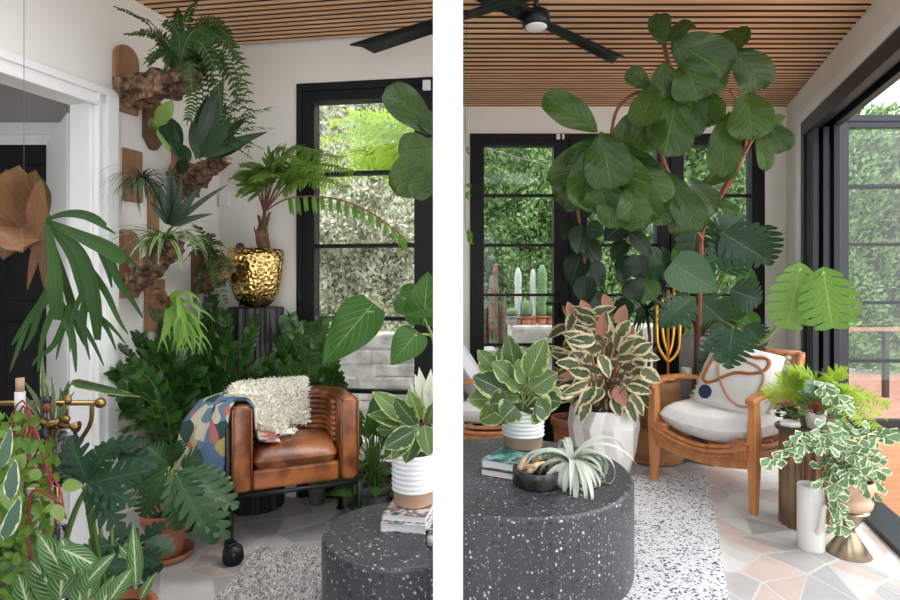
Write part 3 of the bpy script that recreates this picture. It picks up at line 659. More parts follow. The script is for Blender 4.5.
# ------------------------------------------------------------------ LEFT ROOM
WD = V((.336, .942, 0)); WN = V((.942, -.336, 0))     # along the left wall (away from camera) and out of it
def onwall(px, py, off=0):
    Y = LWp(px); return P(px, py, Y)+WN*off
def board(o, px, y0, y1, w, th, m, top='round', name='board'):
    """a vertical board on the left wall, centred on bearing px, between two heights"""
    a = onwall(px, y0); b = onwall(px, y1); h = a.z-b.z; hw = w/2
    if top == 'round': poly = [(-hw, 0), (hw, 0)]+[(hw*math.cos(t), h-hw+hw*sn(t)) for t in [pi*i/12 for i in range(13)]]
    elif top == 'point': poly = [(-hw*.3, 0), (hw*.3, 0), (hw, h*.2), (hw, h*.85), (hw*.4, h), (-hw*.4, h), (-hw, h*.85), (-hw, h*.2)]
    else: poly = [(-hw, 0), (hw, 0), (hw, h), (-hw, h)]
    Mx = Matrix(((WD.x, 0, WN.x, 0), (WD.y, 0, WN.y, 0), (0, 1, 0, 0), (0, 0, 0, 1)))
    p0 = V((b.x, b.y, b.z))-o.location; mb = MB(); mb.prism(poly, th, Matrix.Translation(p0) @ Mx)
    return mb.build(name, m, o, smooth=False, bevel=.004)
def bark(o, p0, p1, r0, r1, seed=1, name='bark_cone', squash=1):
    p0, p1 = V(p0)-o.location, V(p1)-o.location; n = 18; k = 14; mb = MB(); d = (p1-p0).normalized(); x = d.cross(Z).normalized(); y = x.cross(d)
    vs = []
    for i in range(k+1):
        t = i/k; r = lerp(r0, r1, t); c = p0.lerp(p1, t)
        for j in range(n):
            a = 2*pi*j/n; q = r*(1+.55*noise.noise(V((math.cos(a)*2.2, sn(a)*2.2, t*5+seed)))+.35*noise.noise(V((math.cos(a)*6, sn(a)*6, t*14+seed))))
            vs.append(c+(x*math.cos(a)+y*sn(a)*squash)*q+d*(.02*noise.noise(V((a*2, seed, t))) if 0 < i < k else 0))
    mb.add(vs, [(i*n+j, i*n+(j+1)%n, (i+1)*n+(j+1)%n, (i+1)*n+j) for i in range(k) for j in range(n)]+[tuple(reversed(range(n))), tuple(range(k*n, k*n+n))])
    return mb.build(name, M['bark'], o, smooth=False)
def strapcluster(o, c, n, L, W, m, droop, seed=1, spread=1.0, zmin=.1, name='leaves', bias=V((0,0,0)), var=.3, fold=.2, shape='strap', nu=9):
    R.seed(seed); mb = MB()
    for i in range(n):
        a = i*2.4+uni(-.3, .3); d = V((math.cos(a)*spread, sn(a)*spread, uni(zmin, 1)))+bias
        mb.leaf(V(c)-o.location, d, Z+V((0, -.2, 0)), L*uni(1-var, 1+var), W, shape, droop=droop*uni(.6, 1.4), nu=nu, nv=2, fold=fold)
    return mb.build(name, m, o)

# top mounted fern
o = thing('mounted_fern', 'topmost wall planter: round-topped light board, thick bark cone and a big dark fern', 'wall planter', onwall(125, 112))
board(o, 124, 46, 113, .13, .025, M['board'])
bark(o, onwall(125, 92, .02), P(192, 80, 2.45), .072, .05, 2)
ms = MB(); mb = MB(); R.seed(11); c0 = P(178, 76, 2.47)-o.location
paths = [[(200, 45), (225, 60), (238, 100)], [(205, 35), (232, 48), (244, 90)], [(195, 40), (215, 70), (222, 120)], [(190, 50), (205, 85), (206, 135)], [(200, 30), (240, 60), (252, 125)],
 [(185, 45), (196, 30), (214, 40)], [(172, 50), (158, 35), (140, 32)], [(180, 50), (176, 30), (164, 22)], [(190, 55), (210, 52), (226, 75)], [(198, 60), (214, 90), (216, 150)], [(205, 50), (232, 80), (234, 140)],
 [(175, 60), (160, 52), (148, 60)], [(185, 55), (200, 75), (198, 112)], [(205, 28), (226, 34), (236, 60)], [(195, 60), (222, 100), (228, 160)], [(190, 40), (205, 20), (222, 24)], [(215, 60), (240, 95), (248, 148)], [(188, 62), (192, 95), (188, 120)]]
for pt in paths:
    dY = uni(-.12, .12)
    pinnate(mb, ms, bez(c0, *[P(x, y, 2.45+dY)-o.location for x, y in pt], n=15), 22, .052, .024, 'pinna', 1.2, .12, .0025, .2, True, .15, nu=4, lobes=4, depth=.5, k=.7, nrm=V((uni(-.3, .3), -1, .3)), nv=2)
mb.build('foliage', LM['fern'], o); ms.build('stem', M['stem'], o)
# lacy branches at the top left
ms = MB(); mb = MB()
for (x, y) in [(118, 8), (135, 16), (128, 34), (150, 50), (165, 70), (150, 64), (178, 12), (195, 4)]:
    q = P(x, y, uni(2.35, 2.5))-o.location; pinnate(mb, ms, bez(c0, (c0+q)/2+Z*.08, q, n=8), 12, .035, .024, 'round', 1.0, .3, .002, .2, True, .1, nu=3, nv=2)
mb.build('side_sprays', LM['fern'], o); ms.build('side_stems', M['stem'], o)

# second board: dark, with staghorn like pale leaves
o = thing('mounted_orchid', 'dark pointed wall board with broad pale green leaves, just below the topmost planter', 'wall planter', onwall(150, 148))
board(o, 151, 98, 150, .11, .03, M['boardd'], 'point')
for i, (bx, by, tx, ty, w) in enumerate([(158, 122, 172, 102, 15), (158, 128, 166, 112, 13), (160, 124, 178, 140, 14), (165, 125, 182, 160, 16), (160, 128, 170, 148, 13), (172, 118, 180, 152, 15)]):
    pleaf('leaf', o, bx, by, tx, ty, w, 2.5, LM['pale'] if i in (0, 1, 4) else LM['dark'], 'ovate', dY=-.05)
mb = MB(); mb.ball(P(156, 125, 2.55)-o.location, .035, 10); mb.build('moss', M['moss'], o)

# bark tube with air plant
o = thing('mounted_air_plant', 'half log of bark on the wall holding a spiky thin-leaved air plant', 'wall planter', onwall(131, 200))
bark(o, onwall(129, 202, .03), onwall(129, 151, .03), .048, .045, 5, 'bark_slab'); board(o, 131, 150, 202, .10, .02, M['board'], 'flat')
bark(o, P(140, 203, 2.52), P(140, 176, 2.52), .03, .035, 6)
strapcluster(o, P(143, 180, 2.5), 110, .19, .008, LM['till'], 1.6, 12, 1.0, -.3)

# plank strip with banded bromeliad
o = thing('mounted_bromeliad', 'narrow upright bark plank on the wall holding a dark banded bromeliad', 'wall planter', onwall(150, 262))
board(o, 151, 186, 262, .05, .03, M['board'], 'flat'); bark(o, onwall(152, 250, .04), onwall(152, 200, .04), .02, .02, 8, 'bark_strip')
for i, (bx, by, tx, ty, w) in enumerate([(172, 225, 150, 168, 11), (172, 222, 160, 185, 10), (172, 225, 178, 172, 11), (174, 225, 196, 188, 11), (174, 225, 220, 182, 7), (174, 225, 206, 212, 8), (172, 226, 186, 180, 9), (170, 224, 148, 200, 8), (173, 222, 166, 160, 9)]):
    pleaf('leaf', o, bx, by, tx, ty, w*.85, 2.45, LM['brom'], 'strap', dY=-.04, fold=.3, droop=.7, nu=9)

# bark cone with bird nest fern, right
o = thing('mounted_nest_fern', 'large pointed bark cone on the wall with dark strap leaves, second highest planter', 'wall planter', onwall(180, 200))
board(o, 176, 150, 200, .07, .03, M['board'], 'flat')
bark(o, onwall(178, 182, .03), P(229, 160, 2.45), .085, .012, 9)
L_ = [(200, 158, 232, 118, 16, 'dark'), (205, 158, 262, 128, 12, 'dark'), (205, 158, 225, 100, 15, 'dark'), (200, 160, 190, 118, 13, 'dark'), (205, 158, 245, 112, 13, 'dark'), (190, 162, 178, 140, 12, 'dark'), (200, 155, 212, 125, 17, 'dark'), (188, 160, 175, 175, 13, 'dark'), (205, 160, 250, 142, 9, 'dark'), (196, 160, 205, 88, 16, 'rubber'), (200, 150, 222, 78, 18, 'rubber')]
for bx, by, tx, ty, w, mm in L_: pleaf('leaf', o, bx, by, tx, ty, w, 2.45, LM[mm], 'lance', dY=uni(-.1, .08), droop=.4)
ms = MB(); mb = MB()
for (x, y) in [(270, 128), (262, 148), (252, 158), (268, 108), (240, 100)]:
    q = P(x, y, 2.45)-o.location; c0 = P(205, 158, 2.47)-o.location; pinnate(mb, ms, bez(c0, (c0+q)/2+Z*.06, q, n=8), 13, .05, .014, 'pinna', 1.0, .35, .0025, .2, nu=4)
mb.build('feathery_frond', LM['fern'], o); ms.build('stem', M['stem'], o)

# lower round board with striped spider plant
o = thing('mounted_spider_plant', 'round-topped board with sloping bark cone and striped spider plant, left side of wall', 'wall planter', onwall(126, 297))
board(o, 125, 229, 298, .12, .025, M['board'])
bark(o, onwall(128, 285, .03), P(172, 246, 2.5), .05, .055, 13)
strapcluster(o, P(166, 240, 2.48), 64, .23, .017, LM['spider'], 1.7, 14, 1.0, .0)
# small board with young staghorn
o = thing('mounted_staghorn', 'small square board on the wall with a young bright green staghorn fern', 'wall planter', onwall(155, 331))
board(o, 153, 279, 331, .115, .022, M['board'], 'flat')
mb = MB(); mb.ball(P(158, 305, 2.68)-o.location, .05, 12, 1.7, .6); mb.build('moss', M['moss'], o)
mb = MB(); R.seed(3)
for k in range(5): mb.leaf(P(163, 302, 2.63)-o.location, V((uni(-.5, .6), -.4, uni(-.8, .8))), V((.2, -1, .2)), .07, .07, 'round', wave=.1, nu=6)
mb.build('shield_frond', LM['shield'], o)
def antler(mb, p, d, L, w, nrm, depth=3, droop=.5, gen=0, spread=.45):
    n = 6; pts = [V(p)]; d = V(d).normalized()
    for i in range(n): p = pts[-1]+d*L/n; d = (d-Z*droop/n).normalized(); pts.append(p)
    w2 = w*(1.25 if gen == 0 else .95) if depth else w*.15
    ws = [lerp(w*(.35 if gen == 0 else 1), w2, (i/n)**(.8)) for i in range(n+1)]
    mb.ribbon(pts, ws, nrm, .12)
    if depth:
        sd = d.cross(nrm).normalized()
        for sg in (-1, 1):
            s = spread*uni(.6, 1.3)
            antler(mb, pts[-1]-d*L*.04+sd*sg*w2*.22, d*math.cos(s)+sd*sg*sn(s), L*uni(.55, .85), w*.62, nrm, depth-1, droop, gen+1, spread)
mb = MB(); R.seed(5)
for (x, y) in [(192, 285), (198, 300), (185, 272), (178, 320), (205, 310), (190, 325), (170, 328), (200, 318)]:
    p = P(167, 303, 2.62)-o.location; q = P(x, y, 2.5)-o.location; antler(mb, p, q-p, (q-p).length*.62, .03, V((.1, -1, .2)), 2, .9)
mb.build('antler_frond', LM['stagl'], o)
# hanging basket fern right of it
o = thing('mounted_basket_fern', 'bark basket of trailing fern on the wall, lowest on the right beside the brass pot', 'wall planter', onwall(200, 300))
board(o, 196, 252, 292, .08, .03, M['boardd'], 'flat'); bark(o, onwall(198, 285, .04), P(222, 268, 2.72), .055, .06, 17)
ms = MB(); mb = MB(); R.seed(19); c0 = P(207, 262, 2.75)-o.location
for (x, y) in [(180, 232), (195, 225), (212, 235), (228, 262), (232, 285), (226, 300), (218, 300), (205, 240), (190, 245), (183, 262), (195, 300), (236, 272), (214, 285), (222, 245)]:
    q = P(x, y, uni(2.6, 2.8))-o.location; pinnate(mb, ms, bez(c0, (c0+q)/2+Z*.06, q, n=8), 12, .045, .018, 'pinna', 1.05, .15, .0025, .2, nu=4)
mb.build('foliage', LM['fern'], o); ms.build('stem', M['stem'], o)

# big staghorn, left foreground
o = thing('staghorn_fern', 'large hanging staghorn fern with brown papery shield fronds in front of the doorway', 'fern', P(38, 215, 1.6))
R.seed(21)
for (bx, by, tx, ty, w) in [(18, 240, 22, 166, 40), (28, 235, 38, 170, 30), (22, 225, 8, 170, 34), (20, 215, 24, 255, 42), (32, 250, 47, 180, 18), (-6, 240, -2, 172, 36), (8, 225, 4, 262, 34)]:
    pleaf('shield_frond', o, bx, by, tx, ty, w, 1.62, LM['shield'], 'round', dY=-.06, wave=.12, fold=.25, droop=-.3, nu=12, nv=6)
for (bx, by, tx, ty, w) in [(44, 222, 34, 268, 9), (42, 225, 27, 290, 8), (43, 225, 45, 300, 10)]:
    pleaf('dry_frond', o, bx, by, tx, ty, w, 1.58, LM['shield'], 'lance', dY=0)
mb = MB(); mb.ball(P(24, 222, 1.68)-o.location, .07, 12, 1.1); mb.build('moss_ball', M['moss'], o); e = P(24, 205, 1.7)-o.location; mb = MB(); mb.tube([e, V((e.x, e.y, CZ-o.location.z))], .0008, 6); mb.build('hanging_wire', M['wire'], o)
def antf(pts, w, forks, Y=1.55):     # hand-laid frond: main ribbon and its forks, as bearings
    mb = MB(); pp = bez(*[P(x, y, Y+dy)-o.location for x, y, dy in pts], n=12); n = len(pp)
    mb.ribbon(pp, [S(w, Y)*min(1, .35+1.3*i/n)*(1 if i < n*.75 else 1-(i-n*.75)/(n*.32)) for i in range(n)], V((.1, -1, .15)), .12)
    for fp, fw in forks:
        q = bez(*[P(x, y, Y+.005)-o.location for x, y in fp], n=9); k = len(q)
        mb.ribbon(q, [S(fw, Y)*(1-.85*(i/(k-1))**1.6) for i in range(k)], V((.1, -1, .15)), .12)
    mb.build('antler_frond', LM['stag'], o)
antf([(46, 222, .03), (70, 240, 0), (85, 262, -.03), (95, 300, -.03), (98, 340, 0)], 13, [([(84, 262), (105, 290), (118, 318), (128, 334)], 8), ([(92, 285), (82, 310), (78, 330)], 7), ([(95, 310), (108, 330), (116, 350)], 6)])
antf([(48, 222, .03), (80, 236, -.02), (110, 250, -.05), (125, 262, -.05)], 15, [([(104, 247), (118, 252), (132, 262), (140, 270)], 7), ([(108, 250), (118, 280), (132, 300), (143, 318)], 9), ([(98, 244), (108, 270), (112, 288)], 7)])
antf([(48, 224, .02), (54, 260, 0), (56, 290, -.02), (58, 320, 0)], 15, [([(55, 285), (42, 305), (28, 322), (12, 345)], 12), ([(40, 305), (34, 330), (24, 350)], 8), ([(28, 322), (18, 350), (10, 372)], 6), ([(57, 300), (68, 322), (74, 345), (76, 372)], 11), ([(66, 320), (54, 345), (38, 358), (32, 366)], 7), ([(56, 305), (44, 335), (38, 372)], 8)])
antf([(46, 220, .02), (66, 214, -.02), (88, 216, -.04), (106, 226, -.05)], 9, [([(80, 214), (96, 222), (116, 234)], 7)])
antf([(48, 222, .04), (72, 255, .04), (84, 285, .05), (90, 312, .06)], 13, [([(82, 280), (92, 310), (110, 325), (126, 344)], 7), ([(86, 300), (84, 330), (90, 360)], 7), ([(84, 290), (72, 320), (70, 352)], 6)])
antf([(46, 224, .06), (62, 270, .06), (74, 310, .06), (86, 345, .05)], 9, [([(76, 315), (92, 340), (104, 366)], 6), ([(70, 305), (62, 335), (56, 360)], 6)])

# sansevieria behind, striped straps at left (behind bar cart)
o = thing('snake_plant', 'yellow-edged arching strap plant standing on the bar cart below the staghorn fern', 'plant', P(48, 438, 1.85))
for (bx, by, tx, ty, w) in [(50, 430, 15, 380, 5), (50, 430, 28, 372, 5), (48, 430, 36, 350, 6), (50, 430, 60, 375, 5), (46, 430, 8, 405, 5), (50, 432, 20, 402, 6), (52, 430, 42, 358, 4), (53, 430, 70, 392, 5)]:
    pleaf('leaf', o, bx, by, tx, ty, w, 1.85, LM['sanse'], 'strap', droop=.9, nu=9, nv=2)
mb = MB(); pot(mb, (0, 0, -.085), .05, .10); mb.build('pot', M['darkpot'], o)
o2 = thing('strap_leaf_plant', 'dark pointed strap leaf with yellow margin reaching across the door casing', 'plant', P(62, 380, 1.9))
o2.location = P(56, 445, 1.9)
for (bx, by, tx, ty, w) in [(72, 382, 135, 396, 9), (60, 420, 68, 382, 7), (66, 425, 60, 388, 6)]:
    pleaf('leaf', o2, bx, by, tx, ty, w, 1.9, LM['sanse'], 'strap', droop=.25, nu=10, fold=.3)
mb = MB(); mb.tube(bez(P(57, 440, 1.9)-o2.location, P(60, 400, 1.9)-o2.location, P(73, 382, 1.9)-o2.location), .004, 6); mb.build('stem', M['stem'], o2)
mb = MB(); pot(mb, (0, 0, -.06), .04, .08); mb.build('pot', M['darkpot'], o2)

# bar cart
o = thing('bar_cart', 'antique brass bar cart with round ball finials at the left edge by the doorway', 'bar cart', (-1.45, 1.85, 0))
W_ = lambda px, py, Y: P(px, py, Y)-o.location
def T(mb, *pp, r=.008, n=14): mb.tube(bez(*pp, n=n), r, 10)
zr, zs = .81, .60
xr = P(98, 408, 1.9).x-o.location.x; xl = -.55
mb = MB(); mb.tube([(xl, .05, zr), (xr, .05, zr)], .009, 10); mb.tube([(xl, -.33, zr), (xr-.1, -.33, zr)], .009, 10)
mb.build('rail', M['brass'], o)
mb = MB(); mb.ball((xr+.008, .05, zr), .018, 14); mb.build('finial', M['brass'], o)
mb = MB(); T(mb, V((xr-.02, .05, zr)), V((xr-.03, .05, zr-.08)), V((xr-.10, .05, zr-.17)), V((xr-.16, .05, zs)), r=.007); mb.build('rail_bracket', M['brass'], o)
mb = MB(); mb.box((xl, -.35, zs-.012), (xr-.12, .07, zs+.006)); mb.build('top_shelf', M['darkglass'], o, smooth=False, bevel=.003)
mb = MB(); mb.box((xl, -.35, .14), (xr-.12, .07, .156)); mb.build('bottom_shelf', M['darkglass'], o, smooth=False, bevel=.003)
for (x, y) in ((xl+.02, .05), (xr-.14, .05), (xl+.02, -.33), (xr-.14, -.33)):
    mb = MB(); mb.tube([(x, y, .05), (x, y, zs)], .009, 10); mb.ball((x, y, .026), .026, 12); mb.build('leg', M['brass'], o)
mb = MB(); 
for yy in (-.35, .07): mb.tube([(xl, yy, zs), (xr-.12, yy, zs)], .008, 8)
mb.tube([(xr-.12, -.35, zs), (xr-.12, .07, zs)], .008, 8); mb.build('shelf_trim', M['brass'], o)
zst = zs+.006
def onshelf(px, Y): return V((S(px-HX, Y), Y, zst))
o = thing('whisky_bottle', 'amber bottle with white neck band and cork stopper on the bar cart', 'bottle', onshelf(20, 1.78))
hb = P(20, 378, 1.78).z-zst
mb = MB(); mb.lathe([(.03, 0), (.036, .005), (.036, hb*.5), (.03, hb*.58), (.013, hb*.68), (.013, hb*.7)], (0,0,0), 24); mb.build('bottle', M['amber'], o)
mb = MB(); mb.lathe([(.0145, hb*.62), (.0145, hb*.86)], (0,0,0), 20); mb.build('neck_band', M['label'], o)
mb = MB(); mb.lathe([(.012, hb*.86), (.012, hb)], (0,0,0), 20); mb.build('cork', M['cork'], o)
o = thing('dark_bottle', 'dark glass bottle with pale label behind the brass taps', 'bottle', onshelf(46, 1.72))
mb = MB(); mb.lathe([(.033, 0), (.038, .005), (.038, .16), (.014, .20), (.014, .25), (.016, .26)], (0,0,0), 24); mb.build('bottle', M['darkglass'], o)
mb = MB(); mb.lathe([(.0385, .03), (.0385, .12)], (0,0,0), 24, cap=False); mb.build('label', M['label'], o)
o = thing('glass_decanter', 'cut glass jar standing on the bar cart below the brass rail', 'jar', onshelf(66, 1.7))
mb = MB(); mb.lathe([(.03, 0), (.036, .01), (.036, .13), (.028, .15), (.03, .17)], (0,0,0), 20, lambda a, z, j, i: 1+.04*(j%2)); mb.build('jar_body', M['glassb'], o)
mb = MB(); mb.lathe([(.018, .005), (.03, .02), (.032, .09)], (0,0,0), 16); mb.build('content', M['darkpot'], o)
o = thing('brass_coupe', 'small brass trumpet candle holders tangled among the straps on the cart', 'candle holder', P(64, 425, 1.72)); o.location.z = zst+.17+.0
mb = MB(); q = V((0, 0, 0))
w2 = lambda px, py: P(px, py, 1.7)-o.location
mb.tube([w2(62, 424), w2(70, 426), w2(78, 427)], [.012, .007, .018], 14); mb.tube([w2(40, 420), w2(50, 424), w2(60, 422)], [.012, .008, .012], 12)
mb.ball(w2(52, 424), .016, 12); mb.ball(w2(66, 419), .012, 12); mb.tube([w2(66, 420), w2(68, 400)], .004, 8); mb.ball(w2(68, 400), .010, 10, 1.7)
mb.tube(bez(w2(55, 420), w2(58, 432), w2(52, 440), w2(48, 432)), .006, 8); mb.tube([w2(52, 424), V((w2(52, 424).x, 0, -.17))], .005, 8)
mb.build('holder', M['brass'], o)
mb = MB(); mb.ball(w2(47, 408), .013, 10, 1.2); mb.build('knob', M['leatherp'], o)

# trailing peperomia at far left, foreground
o = thing('peperomia', 'bushy fresh green plant with red stems filling the left edge of the picture', 'plant', (-1.28, 1.5, .0))
mb = MB(); pot(mb, (0,0,0), .14, .48, .1); mb.build('pot', M['darkpot'], o)
R.seed(31); mb = MB(); ms = MB()
for i in range(700):
    x = uni(-18, 60); y = uni(415, 606)
    if x > 48-.0*y and y < 440: continue
    if y > 530 and x > 40: continue
    Y = uni(1.35, 1.62); p = P(x-8*uni(0, 1), y, Y)-o.location
    mb.leaf(p, V((uni(-1, 1), uni(-1, -.1), uni(-.9, .6))), V((uni(-.5, .5), -1, uni(.0, .9))), .030*uni(.6, 1.5), .021*uni(.6, 1.4), 'ovate', droop=.5, nu=4, nv=4)
mb.build('foliage', LM['peper'], o)
for i in range(12):
    ms.tube(bez(V((0, 0, .45)), P(uni(10, 50), uni(400, 480), 1.5)-o.location, P(uni(5, 62), uni(440, 560), 1.42)-o.location, n=10), .0022, 6)
ms.tube(bez(P(30, 560, 1.4)-o.location, P(28, 520, 1.38)-o.location, P(34, 490, 1.38)-o.location, P(62, 505, 1.36)-o.location), .0028, 6)
ms.tube(bez(P(46, 465, 1.4)-o.location, P(60, 490, 1.38)-o.location, P(64, 515, 1.36)-o.location), .0028, 6)
ms.build('stem', M['stemr'], o)
mb = MB()
for (bx, by, tx, ty, w) in [(12, 470, 24, 455, 16), (8, 500, 18, 470, 18), (4, 480, 20, 515, 20), (54, 505, 62, 520, 12), (62, 485, 82, 486, 13), (40, 470, 30, 480, 12)]:
    pleaf('broad_leaf', o, bx, by, tx, ty, w, 1.34, LM['pale'], 'ovate')
for (bx, by, tx, ty, w) in [(10, 500, 14, 462, 18), (4, 540, 20, 500, 20), (0, 470, 12, 430, 16)]:
    pleaf('variegated_leaf', o, bx, by, tx, ty, w*.72, 1.31, leafmat('grey leaf cream edge', (.05,.12,.09), (.08,.16,.11), None, margin=(.72,.74,.55), mw=.75) if tx == 14 else bpy.data.materials['grey leaf cream edge'])
# white-veined aphelandra
o = thing('zebra_plant', 'plant with broad green leaves boldly veined in white at the bottom left corner', 'plant', (-.98, 1.42, .0))
mb = MB(); pot(mb, (0,0,0), .10, .36, .1); mb.build('pot', M['terra'], o)
for (bx, by, tx, ty, w) in [(68, 580, 40, 532, 24), (75, 575, 64, 538, 22), (62, 600, 30, 560, 26), (60, 548, 100, 566, 20), (80, 590, 108, 556, 18), (60, 600, 64, 556, 24), (88, 600, 94, 560, 18), (45, 610, 48, 570, 24), (110, 600, 128, 572, 18), (78, 610, 84, 572, 20), (30, 615, 20, 575, 22), (100, 612, 112, 580, 20)]:
    pleaf('leaf', o, bx, by, tx, ty, w, 1.33, LM['aphel'], 'ovate', fold=.2, droop=.5, nv=6, nu=10)
mb = MB()
for x in (60, 75, 85, 95): mb.tube([V((0, 0, .34)), P(x, 600, 1.36)-o.location], .004, 6)
mb.build('stem', M['stem'], o)
for (bx, by, tx, ty, w) in [(136, 590, 134, 528, 15), (132, 560, 120, 545, 10), (140, 600, 152, 575, 10)]:
    pleaf('leaf', o, bx, by, tx, ty, w, 1.45, LM['aphel'], 'lance', droop=.4, nv=6, nu=10)
# dark lobed plant in the bottom left
o = thing('lobed_floor_plant', 'low dark lobed plant on the tiles left of the terracotta pot', 'plant', P(115, 600, 1.9)); o.location.z = 0
mb = MB(); pot(mb, (0,0,0), .08, .13); mb.build('pot', M['darkpot'], o)
mb = MB(); ms = MB(); R.seed(5)
for i in range(14):
    q = P(uni(98, 158), uni(535, 592), uni(1.8, 2.05))-o.location; ms.tube(bez(V((0, 0, .12)), q*.5+Z*.12, q), .003, 5)
    mb.leaf(q, V((uni(-1, 1), uni(-1, .2), uni(-.2, .5))), V((0, -.6, 1)), .11, .09, 'ovate', lobes=4, depth=.6)
mb.build('foliage', LM['phild'], o); ms.build('stem', M['stem'], o)
# foreground split leaf philodendron
o = thing('split_leaf_philodendron', 'blue-green deeply lobed philodendron leaves spreading in front of the bar cart', 'plant', (-1.05, 1.75, .0))
mb = MB(); pot(mb, (0,0,0), .12, .2); mb.build('pot', M['terra'], o); mb = MB(); soil(mb, (0,0,0), .1, .175); mb.build('soil', M['soil'], o)
for (bx, by, tx, ty, w, Y) in [(88, 484, 70, 440, 30, 1.6), (88, 484, 140, 470, 34, 1.55), (86, 486, 118, 526, 32, 1.58), (88, 482, 130, 500, 30, 1.58), (84, 486, 62, 466, 18, 1.6), (90, 480, 108, 445, 26, 1.62), (92, 452, 140, 438, 22, 1.9), (110, 452, 152, 462, 24, 1.9), (95, 448, 88, 470, 20, 1.85)]:
    pleaf('leaf', o, bx, by, tx, ty, w, Y, LM['phild'], 'ovate', dY=-.04, lobes=6, depth=.75, sweep=.7, droop=.4, fold=.12, nv=6)
mb = MB()
for (x, y, Y) in [(88, 484, 1.6), (92, 452, 1.9), (110, 452, 1.9), (84, 486, 1.62)]:
    mb.tube(bez(V((0, 0, .17)), (P(x, y, Y)-o.location)*.6+Z*.02, P(x, y, Y)-o.location), .006, 6)
mb.tube(bez(P(112, 462, 1.7)-o.location, P(80, 500, 1.7)-o.location, P(60, 560, 1.68)-o.location), .008, 6)
mb.build('stem', M['stem'], o)
# patterned bottle on floor by casing
o = thing('glass_carboy', 'clear cut glass bottle on the cart lower shelf behind the philodendron', 'bottle', (P(78, 500, 1.85).x-.06, 1.85, .156))
mb = MB(); mb.lathe([(.04, 0), (.05, .02), (.05, .16), (.02, .22), (.02, .26)], (0,0,0), 20, lambda a, z, j, i: 1+.05*(j%2)); mb.build('bottle', M['glassb'], o)

# philodendron in terracotta
b = P(166, 540, 2.5); b.z = 0
o = thing('potted_philodendron', 'glossy split-leaf philodendron in a terracotta pot and saucer beside the leather armchair', 'plant', b)
mb = MB(); pot(mb, (0, 0, .018), .10, .19, .22, taper=.68); mb.build('pot', M['terra'], o); mb = MB(); mb.lathe([(.085, 0), (.108, .006), (.118, .032), (.112, .032), (.1, .014)], (0,0,0), 32); mb.build('saucer', M['terra'], o)
mb = MB(); soil(mb, (0,0,0), .085, .18); mb.build('soil', M['soil'], o)
for (bx, by, tx, ty, w, Y) in [(178, 478, 232, 530, 36, 2.25), (176, 474, 214, 545, 34, 2.2), (180, 470, 236, 500, 34, 2.35), (172, 472, 182, 530, 32, 2.2), (165, 474, 140, 520, 32, 2.3), (168, 468, 132, 490, 34, 2.35), (170, 466, 150, 448, 26, 2.5), (180, 464, 206, 456, 30, 2.5), (176, 462, 180, 446, 26, 2.55), (160, 468, 122, 470, 28, 2.4), (182, 470, 228, 478, 28, 2.4), (172, 470, 196, 500, 30, 2.25)]:
    pleaf('leaf', o, bx, by, tx, ty, w, Y, LM['phil'], 'ovate', dY=-.06, lobes=7, depth=.78, sweep=.65, droop=.55, fold=.12, nv=6)
    mb = MB(); mb.tube(bez(V((0, 0, .17)), (P(bx, by, Y)-o.location)*.5+Z*.14, P(bx, by, Y)-o.location), .004, 6); mb.build('petiole', M['stemp'], o)

# ZZ plants
def zzplant(name, label, base, n, stems, seed, Lf=.086, Wf=.052, pr=.13):
    R.seed(seed); o = thing(name, label, 'plant', base); mb = MB(); pot(mb, (0,0,0), pr, .24); mb.build('pot', M['darkpot'], o)
    mb = MB(); soil(mb, (0,0,0), pr*.83, .22); mb.build('soil', M['soil'], o)
    mb = MB(); ms = MB()
    for (x, y, Y) in stems:
        q = P(x, y, Y)-o.location; b0 = V((uni(-.03, .03), uni(-.03, .03), .2)); mid = (b0+q)/2+Z*.16+V((uni(-.03, .03), 0, 0))
        pinnate(mb, ms, bez(b0, mid, q, n=12), 9, Lf, Wf, 'ovate', .85, .22, .007, .25, True, -.05, nu=6, nv=4, fold=.12, prof=lambda t: 1.1-.35*t, nrm=V((uni(-.5, .5), -1, uni(.1, .7))))
    for b_ in (mb, ms):
        for i_, (x, y, z) in enumerate(b_.v):
            wy = y+o.location.y; b_.v[i_] = (max(x, LWx(wy)+.02-o.location.x), y, z)
            yb_ = BO.y-.139*(b_.v[i_][0]+o.location.x+1.355)-.02-o.location.y
            if y > yb_: b_.v[i_] = (b_.v[i_][0], yb_, z)
    mb.build('foliage', LM['zz'], o); ms.build('stem', M['stem'], o); return o
R.seed(40)
zzplant('zz_plant', 'glossy dark green ZZ plant rising at the left wall below the mounted planters', (-1.36, 2.79, 0), 0,
    [(118, 372, 2.60), (125, 350, 2.60), (140, 338, 2.65), (156, 330, 2.85), (170, 340, 2.75), (150, 355, 2.50), (135, 395, 2.50), (160, 380, 2.65), (180, 325, 2.85), (190, 360, 2.75), (125, 410, 2.50), (145, 420, 2.50), (175, 400, 2.75), (165, 425, 2.75), (142, 372, 2.55), (180, 350, 2.75), (120, 390, 2.45), (132, 365, 2.45), (150, 400, 2.40), (168, 362, 2.60), (185, 385, 2.65), (195, 372, 2.70), (160, 345, 2.60), (130, 430, 2.45), (178, 430, 2.65)], 41)
